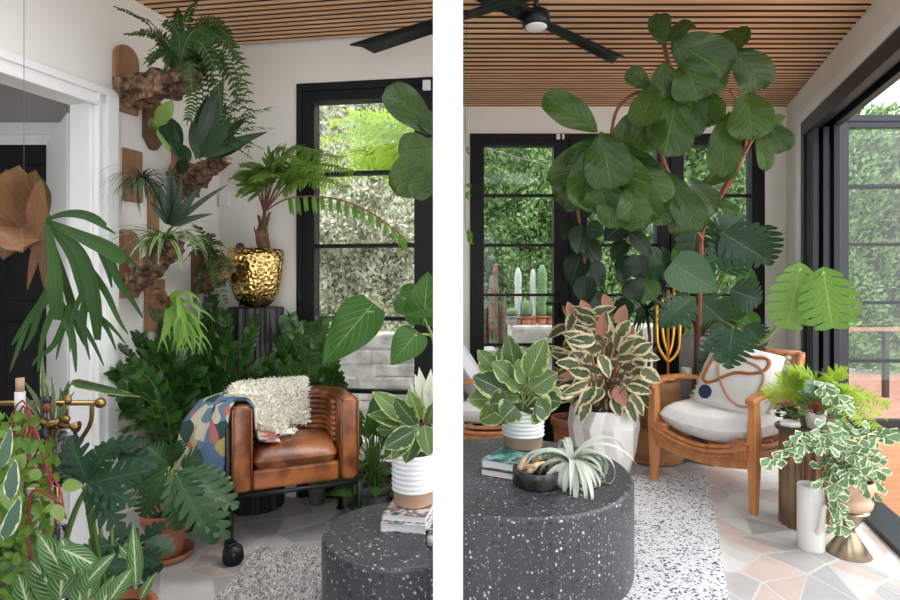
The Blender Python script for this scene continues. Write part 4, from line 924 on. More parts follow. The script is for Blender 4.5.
zzplant('zz_plant', 'glossy ZZ plant standing behind the sheepskin on the armchair', (-1.21, 3.02, 0), 0,
    [(200, 325, 3.02), (215, 315, 3.02), (232, 322, 3.02), (212, 345, 2.98), (240, 340, 3.02), (225, 360, 2.98), (195, 350, 2.98), (250, 365, 3.02), (200, 375, 2.98), (262, 350, 3.05), (235, 375, 3.00), (210, 300, 3.02), (246, 318, 3.00), (222, 335, 2.98), (270, 335, 3.02), (205, 330, 2.95), (230, 345, 2.92), (250, 335, 2.92), (262, 365, 2.92), (215, 370, 2.92), (240, 380, 2.92), (275, 360, 2.95), (200, 360, 2.90), (255, 322, 2.92), (190, 335, 2.92), (225, 318, 2.92)], 42, pr=.08)
zzplant('zz_plant', 'glossy ZZ plant right of the brass pot, half hiding the door frame', (-.74, 3.12, 0), 0,
    [(275, 325, 3.05), (290, 318, 3.05), (305, 328, 3.05), (318, 345, 3.05), (330, 365, 3.08), (340, 382, 3.05), (285, 350, 3.02), (300, 365, 3.02), (268, 360, 3.02), (322, 322, 3.08), (312, 372, 3.05), (290, 375, 3.02), (330, 345, 3.00), (300, 340, 2.95), (318, 330, 2.98), (335, 375, 3.00), (280, 340, 2.92), (295, 330, 2.95), (310, 355, 2.92), (285, 365, 2.92)], 43, pr=.06)

# brass pot and pedestal
b = P(256, 305, 3.09); b.z = 0; zt = P(256, 307, 3.09).z
o = thing('fluted_pedestal', 'black fluted round pedestal under the hammered brass pot', 'pedestal', b)
mb = MB(); mb.lathe([(.14, 0), (.145, .005), (.145, zt-.005), (.14, zt)], (0,0,0), 72, lambda a, z, j, i: 1+.035*(1 if (j//2)%2 else -1)); mb.build('pedestal_body', M['darkpot'] and mat('ebonised wood', (.012, .012, .012), .4), o, smooth=False)
mb = MB(); mb.lathe([(.135, zt-.001), (.135, zt+.001)], (0,0,0), 32); mb.build('pedestal_top', M['blackmetal'], o)
b2 = V((b.x, b.y, zt+.002)); o = thing('brass_planter', 'shiny hammered brass pot with a tree fern, standing on the black pedestal', 'potted tree fern', b2)
h = P(256, 250, 3.09).z-zt; r = .148; mb = MB()
mb.lathe([(.05, 0), (.07, .006), (.105, h*.12), (.125, h*.28), (.137, h*.5), (r, h*.8), (r, h), (r-.006, h), (r-.01, h*.85)], (0,0,0), 48); mb.build('pot', M['hammer'], o)
mb = MB(); soil(mb, (0,0,0), r-.01, h*.9); mb.build('soil', M['soil'], o)
W_ = lambda px, py, Y=3.07: P(px, py, Y)-o.location
mb = MB(); mb.tube([W_(265, 252), W_(262, 235), W_(263, 222)], [.035, .032, .022], 12)
for (x, y) in [(258, 215), (270, 212), (265, 205)]: mb.tube([W_(263, 232), W_(x, y)], [.018, .006], 8)
for k in range(26): mb.leaf(W_(263+uni(-6, 6), uni(222, 248))-V((0, .02, 0)), V((uni(-.4, .4), -.3, 1)), V((0, -1, 0)), .05, .012, 'strap', nu=3, nv=2)
mb.build('trunk', M['trunk'], o)
mb = MB(); ms = MB(); mt = MB(); R.seed(50)
cr = W_(264, 212)
def tfrond(tip, rise, npin=22, Lp=.10, Y=2.9, st=.25, lob=6, mbx=None):
    q = W_(tip[0], tip[1], Y); path = bez(cr, cr.lerp(q, .45)+Z*rise, q, n=14)
    pinnate(mbx or mb, ms, path, npin, Lp, .028, 'pinna', 1.15, st, .005, .25, False, .2, nrm=V((uni(-.2, .2), -.75, .65)), lobes=lob, depth=.5, k=.7, nv=2, prof=lambda t: max(.42, sn(pi*min(1, .25+t*.75))))
for tip, rise, Y in [((234, 178), .12, 2.85), ((246, 166), .14, 2.75), ((282, 150), .16, 2.8), ((312, 150), .17, 2.75), ((342, 158), .16, 2.7), ((354, 172), .15, 2.75), ((348, 188), .12, 2.65), ((298, 162), .16, 2.55), ((326, 172), .14, 2.55), ((272, 176), .1, 2.6), ((240, 194), .10, 2.7), ((256, 180), .12, 2.55)]:
    tfrond(tip, rise, 26, .095, Y=Y, st=.3, lob=5)
mb.build('frond', LM['tfern'], o)
mb = MB(); q = W_(404, 238, 2.7); path = bez(cr, W_(290, 198, 2.85), W_(330, 198, 2.8), W_(370, 212, 2.75), q, n=20)
for i in range(5, len(path)):
    for sg in (-1, 1): mb.leaf(path[i], V((.15*sg+.1, -.25*sg, -1)), V((.1, -1, .1)), uni(.075, .10)*(1.15-.5*i/len(path)), .026, 'pinna', lobes=6, depth=.5, k=.7, nv=2, droop=.2)
ms.tube(path, .004, 5)
mb.build('drooping_frond', LM['tfern'], o); ms.build('stipe', M['trunkr'], o)
mb = MB(); mb.ball(P(240, 247, 2.80)-o.location, .0, 4)
o = thing('blue_glass_float', 'small dark blue glass ball on a stake behind the brass pot', 'ornament', V((P(240, 247, 3.19).x, 3.19, 0)))
zb = P(240, 247, 3.19).z; mb = MB(); mb.tube([(0, 0, 0), (0, 0, zb-.02)], .006, 8); mb.build('stake', M['blackmetal'], o); mb = MB(); mb.ball((0, 0, zb), .026, 16); mb.build('ball', mat('blue glass', (.01, .02, .04), .08, coat=1), o)

o = thing('tree_fern', 'bright green tree fern fronds outdoors, seen in the upper panes of the left glazed door', 'tree fern', (P(424, 190, 4.4).x, 4.4, -.02))
mb = MB(); cr2 = P(424, 190, 4.4)-o.location; mb.tube([V((0, 0, 0)), cr2], [.07, .05], 10); mb.build('trunk', M['trunk'], o)
mb = MB(); ms = MB()
for (x, y) in [(322, 140), (330, 122), (350, 112), (312, 168), (345, 175), (390, 118), (320, 190)]:
    e = P(x, y, 4.2)-o.location
    pinnate(mb, ms, bez(cr2, cr2.lerp(e, .5)+Z*.22, e, n=14), 20, .17, .045, 'pinna', 1.15, .25, .006, .25, False, .2, nrm=V((uni(-.2, .2), -.8, .6)), lobes=5, depth=.5, k=.7, nv=2, prof=lambda t: max(.4, sn(pi*min(1, .25+t*.75))))
mb.build('frond', LM['lime'], o); ms.build('stipe', M['stemp'], o)
# light switch / thermostat on back wall
c = bp_(.03); o = tag((lambda mb: (mb.box((-.032, -.02, -.042), (.032, 0, .042)), mb.build('thermostat', M['bandwhite'], smooth=False, bevel=.004, loc=(bp_(.02).x+.02, bp_(.02).y-.004, P(220, 199, 3.28).z), rotz=math.atan2(BD.y, BD.x)))[1])(MB()), 'small square white thermostat on the back wall near the corner', 'thermostat')
mb = MB(); mb.lathe([(.012, 0), (.012, .003)], (0,0,0), 16); k = mb.build('dial', M['blackmetal'], o); k.rotation_euler = (rad(90), 0, 0); k.location = (0, -.014, 0)
# door sensor
mb = MB(); mb.box((-.022, -.02, -.028), (.022, 0, .028)); o = mb.build('door_sensor', M['bandwhite'], smooth=False, bevel=.004, loc=P(427, 86, 3.10)+V((0, 0, 0)), rotz=math.atan2(BD.y, BD.x)); tag(o, 'small white sensor at the top of the black door frame below the left fan', 'sensor')
for px, w in ((558, .014), (563, .008)):
    mb = MB(); mb.box((-w, -.02, -.02), (w, 0, .02)); tag(mb.build('door_sensor', M['bandwhite'], smooth=False, bevel=.003, loc=P(px, 137, 4.345)), ('wider left' if w > .01 else 'narrower right')+' one of two pale sensor blocks on the right-hand door head', 'sensor', 'sensors on the right-hand door head')

# leather armchair
o = thing('leather_armchair', 'worn cognac leather tub armchair on a black iron frame with one caster', 'armchair', (-.95, 2.43, 0), rad(23))
WC, DC = .565, .43; rr = .17
inner = []
def upath(off):                       # U-shaped plan line, offset inwards
    x0, x1, yb = off, WC-off, DC-off; r_ = rr-off+.02; pts = []
    for i in range(5): pts.append(V((x0, lerp(0, yb-r_, i/4), 0)))
    for i in range(1, 8): a = pi-(pi/2)*i/8; pts.append(V((x0+r_+r_*math.cos(a), yb-r_+r_*sn(a), 0)))
    for i in range(5): pts.append(V((lerp(x0+r_, x1-r_, i/4), yb, 0)))
    for i in range(1, 8): a = pi/2-(pi/2)*i/8; pts.append(V((x1-r_+r_*math.cos(a), yb-r_+r_*sn(a), 0)))
    for i in range(5): pts.append(V((x1, lerp(yb-r_, 0, i/4), 0)))
    return pts
def sweep(path, sec, mbx, cap=True):  # section in (across, z); path in plan
    n = len(sec); k = len(path); vs = []
    for i, p in enumerate(path):
        d = (path[min(i+1, k-1)]-path[max(i-1, 0)]).normalized(); s_ = V((d.y, -d.x, 0))
        vs += [p+s_*a+Z*z for a, z in sec]
    mbx.add(vs, [(i*n+j, i*n+(j+1)%n, (i+1)*n+(j+1)%n, (i+1)*n+j) for i in range(k-1) for j in range(n)]+([tuple(reversed(range(n))), tuple(range((k-1)*n, k*n))] if cap else []))
def rsec(w, z0, z1, r, n=5):
    out = []
    for cx, cz, a0 in ((w/2-r, z1-r, 0), (-w/2+r, z1-r, pi/2), (-w/2+r, z0+r, pi), (w/2-r, z0+r, 1.5*pi)):
        for i in range(n+1): a = a0+pi/2*i/n; out.append((cx+r*math.cos(a), cz+r*sn(a)))
    return out
cent = upath(.045)
mb = MB(); sweep(cent, rsec(.085, .30, .685, .032), mb); mb.build('tub_shell', M['leather'], o, bevel=.012)
mb = MB(); inn = upath(.092)
for i in range(8):
    z = .46+.026*i; mb.tube([p+Z*z for p in inn[2:-2]], .0145, 8)
mb.build('channel_back', M['leather'], o)
mb = MB()
for off in (.012, .078): mb.tube([p+Z*.677 for p in upath(off)], .0045, 6)
for x in (.006, .084, WC-.084, WC-.006): mb.tube([(x, -.004, .31), (x, -.004, .67)], .0045, 6)
mb.build('piping', M['leatherp'], o)
def pillowmesh(mbx, w, d, h, fn=None, n=16, ex=.35, zc=0, wob=.0, seed=0):   # puffed rectangle centred on origin, in xy, thickness z
    vs = []; uvs = []
    for s_ in (1, -1):
        for i in range(n+1):
            for j in range(n+1):
                u = i/n*2-1; v = j/n*2-1; t = max(0, (1-u**2)*(1-v**2))**ex
                x = u*w/2*(1-.06*(1-abs(v))*0-.05*abs(v)**2*abs(u)); y = v*d/2*(1-.05*abs(u)**2*abs(v))
                z = s_*h/2*t*(1+wob*noise.noise(V((u*2.5+seed, v*2.5, seed))))
                if fn: z += fn(u, v, s_)
                vs.append(V((x, y, z+zc)))
    m = n+1; N2 = m*m
    fs = [(i*m+j, (i+1)*m+j, (i+1)*m+j+1, i*m+j+1) for i in range(n) for j in range(n)]
    fs += [(N2+i*m+j, N2+i*m+j+1, N2+(i+1)*m+j+1, N2+(i+1)*m+j) for i in range(n) for j in range(n)]
    mbx.add(vs, fs)
mb = MB(); mb.box((.09, .012, .30), (WC-.09, DC-.10, .39)); mb.build('seat_base', M['leather'], o, smooth=False, bevel=.012)
mb = MB(); pillowmesh(mb, WC-.175, DC-.10, .15, ex=.22); k = mb.build('seat_cushion', M['leather'], o); k.location = (WC/2, (DC-.10)/2+.004, .425)
mb = MB(); 
for a_, b_ in (((0, .0), (WC, .0)), ((0, DC), (WC, DC)), ((0, 0), (0, DC)), ((WC, 0), (WC, DC))): mb.tube([(a_[0], a_[1], .288), (b_[0], b_[1], .288)], .011, 8)
mb.build('frame', M['blackmetal'], o)
for i, (x, y) in enumerate(((-.004, -.004), (WC, 0), (WC, DC), (0, DC))):
    mb = MB(); mb.tube([(x, y, .075 if i == 0 else .012), (x, y, .29)], .013, 10)
    if i == 0: mb.tube([(x-.012, y-.012, .12), (x-.012, y-.012, .60)], .010, 10); mb.lathe([(.017, .23), (.017, .30)], (x-.006, y-.008, 0), 12); mb.lathe([(.017, .10), (.017, .14)], (x-.006, y-.008, 0), 12)
    l_ = mb.build('leg', M['blackmetal'], o)
    if i: mb = MB(); mb.lathe([(.020, 0), (.022, .006), (.012, .016)], (x, y, 0), 14); mb.build('foot_pad', M['blackmetal'], l_)
    else:
        mb = MB(); 
        for s_ in (-.016, .016): mb.tube([(x+.012, y+s_-.008, .044), (x+.012, y+s_+.008, .044)], .044, 20)
        mb.tube([(x+.012, y-.032, .044), (x+.012, y+.032, .044)], .015, 10); mb.box((x-.007, y-.012, .05), (x+.007, y+.035, .10)); mb.tube([(x, y, .085), (x, y, .10)], .026, 14); mb.build('caster', M['blackmetal'], l_)
AM = Matrix.Translation(o.location) @ Matrix.Rotation(o.rotation_euler.z, 4, 'Z')
arm_root = o
# sheepskin (draped over back-left of the tub)
def drape(u, v):                      # u along the U path 0..1 (left arm to back), v from outside bottom over the rim to the seat
    k = u*(len(cent)-1); i = min(int(k), len(cent)-2); p = cent[i].lerp(cent[i+1], k-i); d = (cent[i+1]-cent[i]).normalized(); nn = V((d.y, -d.x, 0))
    prof = [(-.068, .50), (-.062, .64), (-.03, .705), (.01, .712), (.05, .69), (.068, .60), (.085, .52), (.13, .515), (.26, .515)]
    f = v*(len(prof)-1); a = min(int(f), len(prof)-2); q = [lerp(prof[a][c_], prof[a+1][c_], f-a) for c_ in (0, 1)]
    return p+nn*q[0]+Z*q[1]
sk = thing('sheepskin', 'cream curly sheepskin thrown over the back of the leather armchair', 'sheepskin', o.location.copy()); sk.rotation_euler.z = o.rotation_euler.z
mb = MB(); vs = []; nu_, nv_ = 26, 20
def skp(i, j):
    u = .10+.47*i/nu_; e = abs(i/nu_-.5)*2; lo_ = .10+.12*e**2; hi_ = .98-.30*e**2-.05*sn(i*.9); v = lerp(lo_, hi_, j/nv_)
    return drape(u, v)+V((0, 0, .016*noise.noise(V((i*.4, j*.4, 1)))))
for i in range(nu_+1):
    for j in range(nv_+1): vs.append(skp(i, j))
mb.add(vs, [(i*(nv_+1)+j, i*(nv_+1)+j+1, (i+1)*(nv_+1)+j+1, (i+1)*(nv_+1)+j) for i in range(nu_) for j in range(nv_)])
mb.build('hide', M['wool'], sk, solid=.016)
mb = MB(); R.seed(60)
for k in range(14000):
    i = uni(0, nu_); j = uni(0, nv_); p = skp(i, j); q = skp(min(i+.5, nu_), j); q2 = skp(i, min(j+.5, nv_)); nn = (q-p).cross(q2-p)
    if nn.length < 1e-8: continue
    nn.normalize()
    ref = V((-.3, .5, .8)) if j < nv_*.35 else V((.2, -.8, .6))
    if nn.dot(ref) < 0: nn = -nn
    d = nn*.6+V((uni(-1, 1), uni(-1, 1), uni(-1, .6)))*.8-Z*.2
    mb.leaf(p+nn*.008, d, V((uni(-1, 1), uni(-1, 1), uni(-1, 1))), uni(.022, .042), .008, 'strap', nu=4, nv=2, droop=uni(1.2, 3.4), fold=.3)
mb.build('fleece', M['wool'], sk)
# throw over the left arm
tw = thing('patterned_throw', 'multicoloured abstract throw in blue, pink and cream over the left chair arm', 'throw blanket', o.location.copy()); tw.rotation_euler.z = o.rotation_euler.z
def thp(a, t):                        # a: along the arm 0..1, t: from outside hem over the arm to inside hem
    y = lerp(.03, .27, a)-.02*(1-t)
    a_ = a**.8
    prof = [(-.03-.19*a_, .25), (-.03-.20*a_, .36), (-.025-.195*a_, .48), (-.015-.18*a_, .58), (-.005-.12*a_, .67), (.02-.03*a_, .705), (.075, .70), (.104, .66), (.110, .58), (.118, .515), (.16, .505), (.215, .50)]
    f = t*(len(prof)-1); i = min(int(f), len(prof)-2); x = lerp(prof[i][0], prof[i+1][0], f-i); z = lerp(prof[i][1], prof[i+1][1], f-i)
    w = noise.noise(V((a*5, t*1.5, 3)))*.022*(1-t); return V((x+w-.006, y-.03*(1-t)*0, z+.004))
mb = MB(); na, nt_ = 16, 30; vs = [thp(i/na, j/nt_) for i in range(na+1) for j in range(nt_+1)]
mb.add(vs, [(i*(nt_+1)+j, i*(nt_+1)+j+1, (i+1)*(nt_+1)+j+1, (i+1)*(nt_+1)+j) for i in range(na) for j in range(nt_)])
mb.build('cloth', M['throw'], tw, solid=.007)
mb = MB()
for k in range(34): p = thp(1, k/45); mb.tube(bez(p, p+V((uni(-.01, .02), .02, -.015)), p+V((uni(-.02, .02), .035, -.04))), .003, 5)
for k in range(30): p = thp(k/29, 0); mb.tube([p, p+V((uni(-.008, .008), uni(-.005, .005), -.03))], .0025, 5)
mb.build('fringe', M['mustard'], tw)

# alocasia
o = thing('elephant_ear', 'elephant ear plant with large bright heart-shaped leaves in front of the left glazed door', 'plant', (-.16, 2.76, 0))
mb = MB(); pot(mb, (0,0,0), .11, .22); mb.build('pot', M['darkpot'], o); mb = MB(); soil(mb, (0,0,0), .09, .2); mb.build('soil', M['soil'], o)
for (bx, by, tx, ty, w, Y, sx, sy) in [(366, 312, 322, 362, 46, 2.6, 434, 320), (424, 318, 428, 276, 42, 2.6, 434, 345), (414, 336, 392, 362, 34, 2.6, 434, 340), (404, 298, 436, 312, 34, 2.62, 434, 340)]:
    p = P(bx, by, Y); q = P(tx, ty, Y-.08); mb = MB()
    mb.leaf(p-o.location-(q-p)*.18, q-p, facing(p, .15), (q-p).length*1.22, S(w, Y), 'heart', fold=.1, droop=.4, wave=.04, nu=14, nv=8); l_ = mb.build('leaf', LM['aloc'], o)
    mb = MB(); mb.tube(bez(V((.06, -.06, .2)), P(sx, sy+60, 2.7)-o.location, P(sx, sy, 2.66)-o.location, P(bx, by, Y)-o.location, n=14), .006, 6); mb.build('petiole', M['stemp'], o)
# fiddle leaf left
o = thing('fiddle_leaf_fig', 'fiddle leaf fig branch with three big leaves at the upper right of the left room', 'fig tree', (-.15, 2.3, 0))
mb = MB(); pot(mb, (0,0,0), .09, .2); mb.build('pot', M['darkpot'], o)
mb = MB(); mb.tube(bez(V((0, 0, .17)), P(431, 470, 2.3)-o.location, P(438, 380, 2.3)-o.location, P(438, 250, 2.3)-o.location, P(438, 180, 2.3)-o.location, P(436, 120, 2.3)-o.location, n=20), .012, 8); mb.build('trunk', M['trunk'], o)
for (bx, by, tx, ty, w) in [(434, 134, 388, 86, 42), (434, 138, 398, 192, 46), (432, 150, 420, 188, 34), (436, 148, 400, 150, 40), (436, 136, 424, 112, 22), (437, 165, 415, 196, 30)]:
    pleaf('leaf', o, bx, by, tx, ty, w, 2.25, LM['fiddle'], 'fiddle', dY=-.04, fold=.12, wave=.035, nu=14, nv=8, jit=.2)
# leafy plant right of armchair
o = thing('floor_foliage_plant', 'leafy green plant on the floor between the armchair and the terrazzo table', 'plant', (-.40, 2.93, 0))
mb = MB(); pot(mb, (0,0,0), .10, .18); mb.build('pot', M['darkpot'], o)
bush(o, (0, 0, .2), 60, .16, .12, .32, .15, .06, LM['aloc'], M['stem'], 'lance', seed=71, low=-.25, c0=(0, 0, .16))
o = thing('creeping_floor_plant', 'low bright leaves on the floor behind the armchair legs', 'plant', (-.56, 3.10, 0))
mb = MB(); pot(mb, (0,0,0), .07, .10); mb.build('pot', M['darkpot'], o)
bush(o, (0, 0, .10), 22, .16, .06, .12, .12, .05, LM['aloc'], M['stem'], 'lance', seed=72, low=-.6, c0=(0, 0, .1))

# coffee tables
def drum(name, label, c, r, h, cut, seed=0):
    o = thing(name, label, 'coffee table', (c[0], c[1], 0)); n = 96; pts = []
    for i in range(n):
        a = 2*pi*i/n; x = r*math.cos(a); y = r*sn(a)
        if cut[0] == 'max': x = min(x, cut[1]-c[0])
        else: x = max(x, cut[1]-c[0])
        pts.append((x, y))
    mb = MB(); k = .985; ring = [(k, 0), (1, .008), (1, h-.012), (.985, h-.002), (.97, h)]
    vs = []
    for f, z in ring: vs += [V((x*f, y*f, z)) for x, y in pts]
    mb.add(vs, [(i*n+j, i*n+(j+1)%n, (i+1)*n+(j+1)%n, (i+1)*n+j) for i in range(len(ring)-1) for j in range(n)]+[tuple(reversed(range(n))), tuple(range((len(ring)-1)*n, len(ring)*n))])
    mb.build('drum', M['terraz'], o, bevel=0).data.polygons.foreach_set('use_smooth', [False]*0) if False else mb.build('drum', M['terraz'], o, smooth=False, bevel=.004)
    return o
TH = .40
drum('terrazzo_table', 'black terrazzo drum coffee table at the right edge of the left room', (-.163, 1.85), .255, TH, ('max', -.04))
drum('terrazzo_table', 'large black terrazzo drum coffee table in front of the wooden lounge chairs', (.258, 2.478), .53, TH, ('min', .032))
# books on left table
def book(name, label, c, w, d, h, rot, cover, group, z):
    o = thing(name, label, 'book', (c[0], c[1], z), rot, group); mb = MB()
    mb.box((-w/2, -d/2, 0), (w/2, d/2, .003)); mb.box((-w/2, -d/2, h-.003), (w/2, d/2, h)); mb.box((-w/2, -d/2, 0), (-w/2+.003, d/2, h)); mb.build('cover', cover, o, smooth=False)
    mb = MB(); mb.box((-w/2+.004, -d/2+.004, .003), (w/2-.004, d/2-.004, h-.003)); mb.build('pages', M['label'], o, smooth=False)
def bookcover(name, cs, sc):
    m = mat(name, cs[0], .5); nt = m.node_tree; N = nt.nodes; tc = N.new('ShaderNodeTexCoord'); nz = N.new('ShaderNodeTexNoise'); nz.inputs['Scale'].default_value = sc; nz.inputs['Detail'].default_value = 3
    nt.links.new(tc.outputs['Object'], nz.inputs['Vector']); r = N.new('ShaderNodeValToRGB'); e = r.color_ramp.elements; e[0].color = (*cs[0], 1); e[0].position = .38; e[1].color = (*cs[-1], 1); e[1].position = .62
    for i, c in enumerate(cs[1:-1]): q = e.new(.38+.24*(i+1)/(len(cs)-1)); q.color = (*c, 1)
    nt.links.new(nz.outputs[0], r.inputs[0]); nt.links.new(r.outputs[0], N['Principled BSDF'].inputs['Base Color']); return m
bc1 = bookcover('collage cover', [(.04,.09,.05), (.6,.6,.6), (.35,.12,.2), (.1,.1,.1), (.6,.55,.5)], 22)
bc2 = bookcover('black white cover', [(.02,.02,.02), (.5,.5,.5), (.75,.75,.75)], 16)
bc3 = bookcover('tropical cover', [(.02,.06,.07), (.05,.22,.2), (.3,.45,.4), (.02,.05,.08)], 14)
bc4 = bookcover('dark plum cover', [(.02,.015,.03), (.25,.03,.06), (.03,.05,.06)], 22)
rb = -.18
book('book', 'black and white covered book, lower of the two under the ribbed planter', (-.135, 1.92), .155, .19, .030, rb, bc2, 'books on the left table', TH)
book('book', 'colourful collage covered book directly under the ribbed planter on the left table', (-.135, 1.925), .15, .185, .026, rb, bc1, 'books on the left table', TH+.031)
o = thing('candle_glass', 'small clear glass at the right edge of the left terrazzo table', 'glass', (-.058, 1.735, TH)); mb = MB(); mb.lathe([(.014, 0), (.016, .003), (.018, .05)], (0,0,0), 20); mb.build('glass_cup', M['glassb'], o); mb = MB(); mb.lathe([(.012, .003), (.014, .03)], (0,0,0), 16); mb.build('wax', M['wax'], o)
# ribbed planter left
zb = TH+.058
o = thing('ribbed_planter', 'white ribbed planter with tan base on the left table, holding cream-streaked leaves', 'potted plant', (-.125, 1.94, zb))
ribbedpot(o, .078, .175)
R.seed(80)
LL = [(410, 420, 375, 392, 22), (412, 425, 370, 412, 20), (415, 430, 385, 448, 22), (418, 430, 405, 462, 22), (416, 425, 395, 400, 20), (420, 420, 410, 392, 18), (424, 425, 430, 455, 20), (414, 430, 378, 430, 20), (420, 425, 400, 420, 18), (424, 420, 424, 395, 16), (412, 432, 392, 458, 18), (428, 425, 433, 405, 14)]
for (bx, by, tx, ty, w) in LL: pleaf('leaf', o, bx, by, tx, ty, w, (uni(1.80, 1.84) if ty > by+4 else uni(1.86, 1.95)), LM['birk'], 'ovate', dY=uni(-.06, 0), fold=.18, nu=8, nv=6)
for (bx, by, tx, ty, w) in [(425, 410, 420, 370, 12), (428, 412, 431, 372, 13), (424, 415, 412, 385, 11), (427, 405, 432, 385, 12), (424, 400, 416, 376, 10)]: pleaf('pale_leaf', o, bx, by, tx, ty, w, 1.9, LM['calla'], 'lance', dY=-.03)
mb = MB()
for k in range(9): mb.tube([V((uni(-.02, .02), 0, .15)), P(uni(408, 428), uni(405, 430), 1.92)-o.location], .003, 6)
mb.build('stem', M['stemr'], o)
# left rug
mb = MB(); pts = [(-.87, 2.58), (-.10, 2.50), (-.10, 1.2), (-.95, 1.2)]; mb.add([V((x, y, .002)) for x, y in pts]+[V((x, y, .018)) for x, y in pts], [(0,1,2,3), (7,6,5,4), (0,4,5,1), (1,5,6,2), (2,6,7,3), (3,7,4,0)])
o = mb.build('shag_rug', M['rug2'], smooth=False); tag(o, 'grey and white flecked shaggy rug under the left terrazzo table', 'rug')
mb = MB(); R.seed(90)
for k in range(7000):
    x = uni(-.875, -.10); y = uni(1.9, 2.56-.09*(x+.87)); mb.leaf(V((x, y, .014)), V((uni(-1, 1), uni(-1, 1), uni(.4, 1.2))), V((uni(-1, 1), uni(-1, 1), .2)), uni(.014, .026), .007, 'strap', nu=2, nv=2, droop=1)
pm = hedgemat('shag tufts', [(.09,.085,.08), (.55,.53,.50), (.74,.72,.69), (.82,.80,.78)], .1)
k = mb.build('pile', pm, o); k['kind'] = 'stuff'
# ceiling fans
def fan(label, c, tip_dir, L, z):
    o = thing('ceiling_fan', label, 'ceiling fan', (c[0], c[1], z), math.atan2(tip_dir[1], tip_dir[0]), 'ceiling fans')
    mb = MB(); mb.lathe([(.05, -.035), (.062, -.03), (.066, 0), (.06, .03), (.03, .05)], (0,0,0), 32); mb.tube([(0, 0, .04), (0, 0, CZ-z)], .012, 10); mb.lathe([(.03, CZ-z-.03), (.045, CZ-z-.002)], (0,0,0), 24); mb.build('motor', M['blackmetal'], o)
    mb = MB(); mb.lathe([(.02, -.043), (.045, -.040), (.054, -.032)], (0,0,0), 32); mb.build('light_lens', M['bandwhite'], o)
    for s_ in (1, -1):
        mb = MB(); w0, w1 = .08, .115; vs = []
        for i in range(9):
            t = i/8; x = lerp(.05, L, t)*s_; w = lerp(w0, w1, t)/2; tl = .22*(1-.4*t)
            for q in (-1, 0, 1): vs.append(V((x+(.03*q*s_ if i == 8 else 0), q*w, q*w*tl*s_+.012*(1-abs(q)))))
        mb.add(vs, [(i*3+j, i*3+j+1, (i+1)*3+j+1, (i+1)*3+j) for i in range(8) for j in range(2)]); mb.build('blade', M['blackmetal'], o, solid=.008)
fan('black ceiling fan over the left room, of which mostly one blade shows', (-.02, 2.53), (-.42, .28), .505, 2.40)
fan('black two-blade ceiling fan with pale round lens over the right room', (.404, 2.63), (.53, .47), .70, 2.46)
